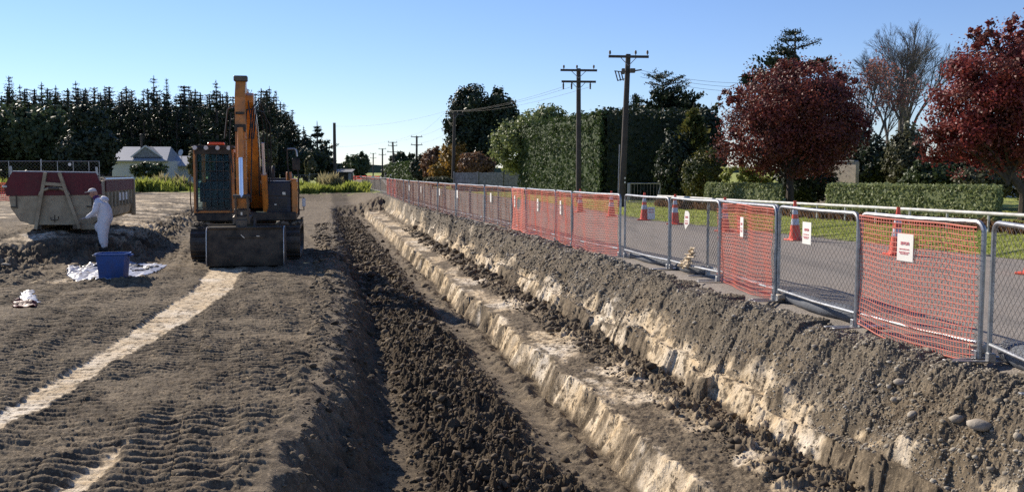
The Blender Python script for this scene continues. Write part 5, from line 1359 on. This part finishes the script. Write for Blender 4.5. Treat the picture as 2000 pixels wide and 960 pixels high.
# autumn shrubs, macrocarpa
ptree('autumn_tree', 885, 96, [(862, 922, 278, 352), (838, 885, 318, 356)], 9000, .22, 'orange', 'yellow orange autumn shrub left of the one armed pole', seed=26, trunk=.12, gaps=.3)
ptree('autumn_tree', 848, 112, [(826, 872, 292, 352)], 6000, .22, 'rust', 'rusty brown shrub left of the yellow orange one', seed=27, trunk=.12, gaps=.2)
ptree('shrub', 925, 92, [(898, 960, 300, 350)], 6000, .2, 'rust', 'dull brown shrub between the autumn shrub and the paling fence', cat='shrub', seed=28, trunk=.1)
ptree('shrub', 845, 88, [(826, 884, 346, 362)], 3000, .2, 'olive', 'low scrubby greenery in front of the autumn shrubs', cat='shrub', seed=29, trunk=.05)
ptree('macrocarpa_tree', 940, 98, [(870, 950, 196, 290), (885, 960, 168, 262), (945, 1000, 172, 262), (960, 1018, 200, 290), (880, 990, 235, 330)], 22000, .26, 'dark', 'large dark domed conifer with a notch in its top', seed=30, trunk=.5)
# right side trees
pine('conifer_tree', XY(1292, 70), 70, pd(1292, 146, 70).z, 243, 'dark broad conifer rising behind the tall shaded hedge', None, w=4.3, n=16000, mat='dark', whorl=.3, expo=.42, narrow=.95)
pine('conifer_tree', XY(1240, 71), 71, pd(1240, 182, 71).z, 244, 'dark pointed conifer just right of the tallest pole', None, w=2.0, n=6000, mat='dark', whorl=.3, expo=.7, narrow=.9)
pine('conifer_tree', XY(1338, 69), 69, pd(1336, 178, 69).z, 251, 'dark conifer at the right end of the tall shaded hedge', None, w=2.1, n=6000, mat='dark', whorl=.3, expo=.7, narrow=.9)
pine('conifer_tree', XY(1222, 69), 69, pd(1217, 203, 69).z, 252, 'small dark spire poking over the hedge left of the tallest pole', None, w=1.1, n=1800, mat='dark', whorl=.3)
pine('cypress_tree', XY(1352, 49), 49, pd(1352, 200, 49).z, 245, 'narrow yellow green cypress in front of the shaded hedge', None, w=1.0, n=4500, mat='gold', whorl=.22)
ptree('shrub', 1320, 48, [(1286, 1350, 268, 392)], 7000, .13, 'dark', 'dark conical shrub right of the grey gate', cat='shrub', seed=31, trunk=.08)
ptree('evergreen_tree', 1385, 52, [(1352, 1412, 218, 300), (1360, 1420, 250, 340)], 8000, .15, 'dark', 'dark evergreen between cypress and the rounder red tree', seed=32, trunk=.14, gaps=.1)
ptree('ball_shrub', 1372, 45, [(1334, 1412, 297, 402)], 11000, .085, 'gold', 'clipped ball shaped shrub with a golden edge', cat='shrub', seed=33, trunk=.08, lump=.04)
pine('cedar_tree', XY(1545, 52), 52, pd(1562, 56, 52).z, 246, 'blue green cedar with spreading branches behind the rounder red tree', None, w=4.2, n=15000, mat='dark', whorl=.45, expo=.62, narrow=1.0, tuft=.8, droop=.1)
# red trees
ptree('red_tree', 1542, 39, [(1402, 1560, 190, 335), (1430, 1610, 140, 270), (1470, 1655, 128, 280), (1500, 1680, 165, 330), (1430, 1640, 240, 345), (1404, 1450, 165, 215), (1412, 1462, 255, 318), (1500, 1560, 116, 165), (1600, 1665, 140, 200), (1640, 1700, 215, 290)], 52000, .08, 'red', 'rounder dark red leaved tree right of the poles, its whole crown in view', seed=34, trunk=.16, h0=1.6, gaps=.30, lump=.24)
ptree('red_tree', 2000, 31, [(1822, 2010, 130, 300), (1850, 2080, 80, 240), (1930, 2160, 60, 260), (1805, 1960, 215, 328), (1900, 2120, 200, 345), (1880, 1940, 42, 110), (1950, 2010, 28, 95), (1802, 1860, 240, 320), (1840, 1900, 110, 180)], 52000, .078, 'red2', 'crimson leaved tree cut by the right edge of the frame', seed=35, trunk=.16, h0=1.5, gaps=.18, lump=.36)
ptree('leafy_undergrowth', 1455, 41, [(1410, 1470, 322, 372), (1450, 1512, 325, 372)], 3500, .10, 'lime', 'bright yellow green undergrowth below the rounder red tree', cat='shrub', seed=36, trunk=.04, gaps=.2)
# bare tree and its half bare red neighbour
def bare_tree(name, X, Y, h, seed, label, spread=1.0, depth=6, leafn=0, lmat=None, r0=.17, fork=.28):
    rg = random.Random(seed); t = empty(name, (X, Y, 0), 0, label, 'tree'); m = MB(); tips = []
    def grow(p_, d, L, r, k):
        q = p_ + d * L; mid = p_ + d * L * .5 + Vector((rg.uniform(-1, 1), rg.uniform(-1, 1), 0)) * L * .04
        m.tube([p_, mid, q] if k > 2 else [p_, q], [r, r * .85, r * .70] if k > 2 else [r, r * .7], 5 if k > 4 else 3, cap=False)
        if k == 0: tips.append(q); return
        if k <= 2: tips.append(q)
        nb = 3 if k > 1 else 3
        for j in range(nb):
            ax = Vector((rg.gauss(0, 1), rg.gauss(0, 1), rg.gauss(0, .4))); ax = (ax - d * ax.dot(d)).normalized()
            a = rg.uniform(.18, .55) * spread * (0.45 if j == 0 else 1.25)
            nd = (d * cos(a) + ax * sin(a) + Vector((0, 0, .06))).normalized(); grow(q, nd, L * rg.uniform(.68, .88) * (1.0 if j == 0 else .92), r * (.70 if j == 0 else .55), k - 1)
    p0 = Vector((0, 0, h * fork)); m.tube([(0, 0, -.2), tuple(p0)], [r0 * 1.2, r0], 8)
    for j in range(5):
        a = j * 1.256 + rg.uniform(-.3, .3); tilt = rg.uniform(.25, .75) * spread if j else .05
        grow(p0 - Vector((0, 0, h * .10 * (j % 3))), Vector((sin(tilt) * cos(a), sin(tilt) * sin(a), cos(tilt))), h * .17, r0 * .62, depth - 1)
    m.build('branches', M['barkgrey'], t)
    if leafn:
        g = np.random.default_rng(seed); T = np.array([tuple(x) for x in tips]); idx = g.integers(0, len(T), leafn); P = T[idx] + g.normal(size=(leafn, 3)) * .14
        V, F = leaves(P, np.tile([0, 0, 1.], (leafn, 1)), .10, g, out_bias=0); npmesh('leaves', V, F, L_[lmat], t)
    return t
bare_tree('bare_tree', XY(1757, 54), 54, pd(1757, 40, 54).z, 5, 'large leafless tree with a fan of fine grey branches', spread=1.05, depth=8, r0=.24)
bare_tree('thin_leaved_tree', XY(1690, 50), 50, pd(1690, 70, 50).z, 8, 'thin half bare tree with faded red leaves left of the leafless tree', spread=.8, depth=6, leafn=2600, lmat='pink', r0=.12)
ptree('shrub', 1700, 46, [(1655, 1735, 272, 372), (1675, 1760, 290, 375)], 8000, .13, 'dark', 'dark green bush right of the beige wall', cat='shrub', seed=41, trunk=.08)
ptree('shrub', 1768, 43, [(1732, 1802, 252, 372)], 8000, .12, 'olive', 'upright grey green bush under the leafless tree', cat='shrub', seed=42, trunk=.08)
ptree('shrub', 1820, 41, [(1770, 1870, 318, 378)], 6000, .12, 'mid', 'low green bush left of the crimson tree trunk', cat='shrub', seed=43, trunk=.06)
ptree('shrub', 1625, 50, [(1560, 1690, 240, 345)], 9000, .14, 'dark', 'dark evergreen mass behind the rounder red tree', cat='shrub', seed=44, trunk=.1)
ptree('shrub', 1930, 38, [(1862, 1960, 330, 380), (1930, 2040, 320, 385)], 7000, .11, 'olive', 'yellowish shrub row behind the clipped hedge at the right', cat='shrub', seed=45, trunk=.05)
ptree('shrub', 1880, 42, [(1835, 1960, 270, 372)], 8000, .13, 'dark', 'dark bush filling the gap behind the crimson tree', cat='shrub', seed=46, trunk=.08)
ptree('shrub', 2020, 40, [(1950, 2110, 280, 372)], 8000, .13, 'mid', 'green bush mass at the right edge behind the crimson tree', cat='shrub', seed=47, trunk=.08)
ptree('shrub', 1560, 42, [(1520, 1620, 320, 392)], 7000, .12, 'dark', 'dark bush added as the tree shadow between the two clipped hedges', cat='shrub', seed=48, trunk=.06)  # added bush; its dark leaves stand in for hedge under the tree's shadow
# clipped low hedges
def hp(x, y, Y, h): return (XY(x, Y), Y)
hedge('clipped_hedge', [(XY(1376, 41), 41), (XY(1525, 36.5), 36.5), (XY(1525, 36.5) + .35, 37.6), (XY(1376, 41) + .4, 42.2)], 1.10, .075, 'low', 'shorter clipped hedge under the red tree, left of the dark gap', 420, 51, .05, .1)
hedge('clipped_hedge', [(XY(1614, 34.5), 34.5), (XY(1945, 27.4), 27.4), (XY(1978, 28), 28.6), (XY(1614, 34.5) + .6, 36.0)], 1.14, .075, 'low', 'long clipped pale green hedge behind the white pipe barrier at the right', 420, 52, .05, .1)
# ------------------------------------------------------------------ buildings, walls, gates
def fence_paling():
    a, b = px(888, 377, 0), px(1030, 379.5, 0); a.y = 80; a.x = XY(888, 80); b = Vector((XY(1032, 76), 76, 0))
    d = b - a; L = d.length; t = empty('paling_fence', a, math.atan2(d.y, d.x), 'grey weathered timber paling fence beside the big hedge', 'fence')
    n = int(L / .15); m = MB(); rg = random.Random(3)
    for k in range(n):
        m.box((k * .15 + .075, 0, .80 + rg.uniform(-.02, .02)), (.14, .022, 1.62 + rg.uniform(-.03, .03)))
    m.build('palings', M['paling'], t)
    for k in range(4): MB().box((k * L / 3, -.06, .84), (.11, .10, 1.7), bev=.01).build('post', M['paling'], t)
    MB().box((L / 2, .05, 1.3), (L, .05, .09)).build('rail', M['paling'], t)
fence_paling()
def house():
    Y = 96; t = empty('house', (XY(290, Y), Y, 0), R(6), 'single storey house with pale walls and grey roofs beyond the bin', 'house')
    w = 3.7
    def zz(y): return pd(290, y, Y).z
    def xx(x): return XY(x, Y) - XY(290, Y)
    MB().box(((xx(224) + xx(342)) / 2, 3, 1.4), (xx(342) - xx(224), 6, 2.8)).build('wall', M['wall'], t)
    MB().box((xx(352), 4.6, 1.15), (1.6, 5, 2.3)).build('wall', M['wall'], t)
    z1, z2 = zz(306), zz(284)
    def hip(x0, x1, y0, y1, ze, zr, ins, name='roof', inset=None):
        m = MB(); vs = [(x0, y0, ze), (x1, y0, ze), (x1, y1, ze), (x0, y1, ze), (x0 + ins, (y0 + y1) / 2, zr), (x1 - ins, (y0 + y1) / 2, zr)]
        vs += [(a, b, c - .12) for a, b, c in vs[:4]]
        m.add(vs, [(0, 1, 5, 4), (1, 2, 5), (2, 3, 4, 5), (3, 0, 4), (6, 7, 1, 0), (7, 8, 2, 1), (8, 9, 3, 2), (9, 6, 0, 3), (9, 8, 7, 6)]); return m.build(name, M['roof'], t)
    rf = hip(xx(222), xx(330), -.5, 6.5, 2.85, zz(285), .45)
    # front gable
    m = MB(); xa, xb, xm = xx(262), xx(318), xx(288); zt_ = zz(286)
    m.add([(xa, .0, 3.2), (xb, .0, 3.2), (xm, .0, zt_), (xa, 4, 3.2), (xb, 4, 3.2), (xm, 4, zt_)], [(0, 1, 2), (3, 5, 4), (0, 2, 5, 3), (1, 4, 5, 2), (0, 3, 4, 1)]); m.build('gable', M['paling'], t)
    m = MB(); m.bar((xa - .1, -.06, 3.18), (xm, -.06, zt_ + .06), .1, .14); m.bar((xb + .1, -.06, 3.18), (xm, -.06, zt_ + .06), .1, .14); m.build('barge_board', M['wall'], t)
    hip(xx(312), xx(366), 1.2, 7.4, 2.35, zz(303), .5, 'roof')
    o = MB().tube([(xx(269), 2.2, 3.0), (xx(269), 2.2, zz(263))], .12, 8).build('chimney_flue', M['blk'], rf, True); MB().lathe([(.18, 0), (.18, .12), (0, .2)], (xx(269), 2.2, zz(263)), 8).build('flue_cap', M['blk'], rf)
    for x0, x1 in ((258, 266), (268, 276), (300, 311)):
        f = MB().box(((xx(x0) + xx(x1)) / 2, -.02, 1.9), (xx(x1) - xx(x0), .06, 1.0)).build('window', M['wall'], t)
        MB().box(((xx(x0) + xx(x1)) / 2, -.06, 1.9), ((xx(x1) - xx(x0)) * .84, .03, .86)).build('pane', M['glassdark'], f)
    MB().box((xx(282), -.03, .95), (.5, .05, 1.8)).build('door', M['paling'], t)
    m = MB(); m.lathe([(0, 0), (.18, .03), (.33, .11), (.35, .13)], n=18); d = m.build('satellite_dish', M['wall'], t, True); d.location = (xx(351), 1.0, zz(298)); d.rotation_euler = (R(75), 0, R(-35))
    MB().tube([(xx(351), 1.1, 2.1), (xx(351), 1.05, zz(298))], .03, 6).build('dish_mast', M['galv'], t)
house()
def wallbox(name, x0, x1, ytop, ybot, Y, D, mat, label, cat, roof=None):
    z1 = pd((x0 + x1) / 2, ytop, Y).z; t = empty(name, (XY((x0 + x1) / 2, Y), Y + D / 2, 0), 0, label, cat); w = XY(x1, Y) - XY(x0, Y)
    MB().box((0, 0, z1 / 2), (w, D, z1)).build('wall', M[mat], t); 
    if roof: MB().prism([(-D / 2 - .4, z1), (D / 2 + .4, z1), (0, z1 + roof)], -w / 2 - .3, w / 2 + .3, 'x').build('roof', M['roof'], t)
    return t
wl = wallbox('garden_wall', 1592, 1680, 316, 372, 44, .25, 'stonewall', 'sunlit beige wall glimpsed between the red tree and the bushes', 'wall')
wl.rotation_euler.z = R(-56); MB().box((0, 0, pd(1637, 316, 44).z + .03), (2.0, .35, .06), bev=.01).build('coping', M['conc'], wl)
wallbox('house', 1880, 2150, 322, 372, 60, 5, 'wall', 'pale low house mostly hidden behind the crimson tree', 'house', .8)
# grey gate in front of the dark hedge
gt = empty('gate', (XY(1226, 47), 47, 0), 0, 'grey framed gate left of the dark conical shrub', 'gate')
gw = XY(1289, 47) - XY(1226, 47)
m = MB(); m.tube([(0, 0, 0), (0, 0, 1.05), (gw, 0, 1.05), (gw, 0, 0)], .03, 8); m.tube([(0, 0, .1), (gw, 0, .1)], .025, 8); m.tube([(gw * .88, 0, .1), (gw, 0, .9)], .02, 6); m.build('frame', M['galv'], gt, True)
m = MB()
for k in range(9): m.tube([(gw * (k + 1) / 10, 0, .1), (gw * (k + 1) / 10, 0, 1.04)], .008, 5)
m.build('bars', M['wire'], gt)
MB().box((.06, -.03, .62), (.12, .02, .85)).build('panel', M['roof'], gt)
q = XY(1359, 46); bx_ = empty('letterbox', (q, 46.2, 0), 0, 'grey square topped letterbox beside the ball shaped shrub', 'letterbox')
MB().box((0, 0, .95), (.14, .14, 1.9), bev=.01).build('post', M['conc'], bx_); MB().box((0, 0, 2.12), (.50, .4, .34), bev=.03).build('box', M['conc'], bx_)

# site fence behind the bin
def site_panel(x0, x1, Y, h, ups, label, net=False):
    a, b = Vector((XY(x0, Y), Y, 0)), Vector((XY(x1, Y), Y, 0)); L = (b - a).length
    t = empty('site_fence_panel', a, 0, label, 'fence', 'tall site fence panels on the left')
    m = MB(); m.tube([(0, 0, 0), (0, 0, h), (L, 0, h), (L, 0, 0)], .024, 6); m.tube([(0, 0, .15), (L, 0, .15)], .02, 6); m.tube([(0, 0, h * .9), (0, 0, h + .12)], .035, 6); m.build('frame', M['galv'], t)
    for u in ups: MB().tube([(L * u, 0, .15), (L * u, 0, h)], .02, 6).build('upright', M['galv'], t)
    V, F = chain_mesh(L, .15, h, .14, .007, int(x0) % 7); npmesh('wire_mesh', V, F, M['wire'], t)
    for x in (.0, L): MB().box((x, 0, .06), (.22, .6, .12), bev=.02).build('block_foot', M['conc'], t)
    if net: V, F = net_mesh(L, .05, 1.0, 3, .05, L * .5, w=.03, dx=.12, dz=.12); npmesh('orange_netting', V, F, M['net'], t)
    return t
site_panel(-30, 83, 52, 2.24, (.45,), 'tall mesh site fence panel at the left edge with orange netting', True)
site_panel(84, 197, 52.2, 2.24, (.28, .55, .82), 'tall mesh site fence panel right above the skip bin')
site_panel(-145, -31, 51.8, 2.24, (.5,), 'tall mesh site fence panel outside the left edge')
pn_ = empty('notice', (XY(138, 52), 52.08, pd(138, 321, 52).z), 0, 'small round white notice on the tall mesh fence above the bin', 'sign'); MB().lathe([(0, 0), (.09, 0), (.09, .01), (0, .01)], n=16, axis='y').build('disc', M['paper'], pn_)
for k, (x0, x1) in enumerate(((572, 604), (606, 640), (642, 660))):
    site_panel(x0, x1, 92 + k, 1.35 + .1 * k, (.5,), ['grey mesh fence panel in the weeds just right of the excavator', 'grey mesh fence panel in the middle of the weeds before the bare pole', 'narrow grey mesh fence panel at the foot of the bare pole'][k])
# small dark shed with a pale roof by the bare pole
sh = empty('shed', (XY(672, 112), 112, 0), 0, 'small dark shed right of the bare pole', 'shed')
MB().box((0, 0, .85), (2.0, 1.8, 1.7)).build('wall', M['blk'], sh); MB().prism([(-1.15, 1.62), (1.15, 1.95), (1.15, 2.02), (-1.15, 1.69)], -1.2, 1.2, 'x').build('roof', M['paling'], sh); MB().box((.9, -.95, 1.1), (.3, .05, .9)).build('door', M['roof'], sh)
# far road works: orange barriers right across the road
def far_barrier(x0, x1, Y, label):
    a, b = XY(x0, Y), XY(x1, Y); L = b - a; t = empty('road_barrier', (a, Y, 0), 0, label, 'barrier', 'orange barriers closing the far road')
    m = MB(); m.box((L / 2, 0, .85), (L, .08, .22)); m.box((L / 2, 0, .4), (L, .08, .2)); m.build('board', M['net'], t)
    for x in (0, L): MB().box((x, 0, .5), (.08, .3, 1.0)).build('leg', M['cone'], t)
    MB().box((L / 2, -.06, .85), (L * .25, .02, .2)).build('white_band', M['paper'], t)
for k, (a, b, l) in enumerate(((640, 668, 'leftmost orange road barrier far down the road'), (669, 694, 'orange road barrier below the distant white vehicle'), (695, 716, 'middle orange road barrier far down the road beside a small post'), (717, 742, 'rightmost orange road barrier far down the road'))): far_barrier(a, b, 185 - 3 * (k % 2), l)
# vehicles far off
def far_car(x, Y, mat, label, rz=0, kind='car'):
    t = empty('parked_car', (XY(x, Y), Y, 0.03), rz, label, kind)
    MB().prism([(-2.2, .35), (-2.2, .85), (-1.2, 1.0), (-.7, 1.55), (.9, 1.6), (1.3, 1.05), (2.2, .95), (2.2, .35)], -.88, .88, 'x').build('body', M[mat], t)
    MB().box((0, -1.02, 1.28), (1.4, .06, .42), Matrix.Rotation(R(-40), 3, 'X')).build('windscreen', M['glassdark'], t)
    for sx in (-1, 1):
        for sy in (-1.35, 1.35): MB().lathe([(0, -.1), (.33, -.1), (.33, .1), (0, .1)], (sx * .82, sy, .33), 14, 'x').build('wheel', M['rubber'], t)
    for sx in (-.65, .65): MB().box((sx, -2.21, .72), (.3, .04, .16)).build('headlight', M['lens'], t)
    MB().box((0, -2.22, .5), (1.7, .06, .16)).build('bumper', M['blk'], t)
far_car(683, 222, 'carw', 'distant white vehicle facing the camera on the far road')
far_car(760, 205, 'blk', 'distant dark vehicle beside the second pole', R(10))
# small tan post and stake in foreground of far dirt
q = px(763, 375, 0); st = empty('stake', (q.x, q.y, 0), 0, 'thin dark stake standing at the far corner of the fence', 'stake'); MB().tube([(0, 0, -.1), (.01, 0, 1.5)], .03, 6).build('post', M['pole'], st); MB().box((.01, -.02, 1.4), (.09, .02, .1)).build('tag', M['paper'], st)

# ------------------------------------------------------------------ weeds and grass
def blades(P, hgt, wid, rg, lean=.35, per=5):
    n = len(P); P = np.repeat(P, per, 0) + rg.normal(size=(n * per, 3)) * np.array([.05, .05, 0]) * hgt.mean() * 2; h = np.repeat(hgt, per) * rg.uniform(.5, 1.1, n * per)
    a = rg.uniform(0, 2 * np.pi, n * per); d = np.stack([np.cos(a), np.sin(a), np.zeros_like(a)], 1); s = np.stack([-np.sin(a), np.cos(a), np.zeros_like(a)], 1)
    w = (wid * h / hgt.mean())[:, None]; tip = P + d * (h * lean * rg.uniform(.2, 1.3, n * per))[:, None] + np.array([0, 0, 1.]) * h[:, None]
    mid = P + d * (h * lean * .25)[:, None] + np.array([0, 0, .55]) * h[:, None]
    V = np.stack([P - s * w * .5, P + s * w * .5, mid + s * w * .45, tip, mid - s * w * .45], 1).reshape(-1, 3)
    k = np.arange(n * per)[:, None] * 5
    return V, k + np.array([[0, 1, 2, 3, 4]])
rg = np.random.default_rng(77)
def weeds(name, n, xr, Yr, h, w, mat, label, cl=.0, yfun=None):
    y = rg.uniform(*Yr, n); u = rg.uniform(*xr, n); x = (u - 1000) / F_PX * y
    den = fbm(x * .35, y * .35, 401, 3); k = den > cl; x, y, den = x[k], y[k], den[k]
    z = terrain(x, y, False); P = np.stack([x, y, z], 1); hh = h * (.45 + .9 * np.clip(den - cl, 0, 1)) * rg.uniform(.6, 1.2, len(x))
    V, F = blades(P, hh, w, rg); return tag(npmesh(name, V, F, L_[mat]), label, 'grass', kind='stuff')
weeds('weeds', 9000, (-120, 380), (75, 90), .85, .06, 'grass', 'rank green weeds and grass behind the skip bin and house side', -.35)
weeds('weeds', 8000, (560, 720), (75, 92), .62, .06, 'grass', 'rank green weeds right of the excavator at the end of the dig', -.3)
weeds('dry_weeds', 1500, (630, 668), (79, 86), 1.15, .06, 'dry', 'tall pale dry grass clump before the bare pole', -.2)
weeds('dry_weeds', 1600, (270, 380), (77, 86), 1.1, .06, 'dry', 'tall pale dry grass stalks before the house', 0.0)
def verge(n, Y0, Y1):
    y = np.exp(rg.uniform(np.log(Y0), np.log(Y1), n)); vx = np.interp(y, [5, 16.7, 22.5, 31, 45, 66], [12.5, 9.45, 7.6, 4.6, 2.7, -1.7]); x = vx + .1 + rg.random(n) ** .9 * 7.0
    z = terrain(x, y, False); k = fbm(x * 1.5, y * 1.5, 402, 3) > -.5; P = np.stack([x, y, z], 1)[k]; V, F = blades(P, rg.uniform(.03, .07, len(P)), .010, rg, .7, 3); return tag(npmesh('verge_grass', V, F, L_['grass']), 'short mown grass of the verge beyond the road', 'grass', kind='stuff')
verge(30000, 10, 50)
y = rg.uniform(10, 60, 3500); vx = np.interp(y, [5, 16.7, 22.5, 31, 45, 66], [12.5, 9.45, 7.6, 4.6, 2.7, -1.7]); x = vx + 5.6 + rg.normal(size=3500) * .5 
# scrubby dark growth at the foot of the pipe barrier
a, b = px(1285, 404), px(2070, 464); f = rg.random(5000); P = np.stack([a.x + (b.x - a.x) * f, a.y + (b.y - a.y) * f + .5 + rg.normal(size=5000) * .25, np.zeros(5000)], 1)
V, F = blades(P, rg.uniform(.12, .38, 5000), .03, rg, .5, 4); tag(npmesh('barrier_weeds', V, F, L_['rust']), 'brown dead growth along the foot of the white pipe barrier', 'plants', kind='stuff')
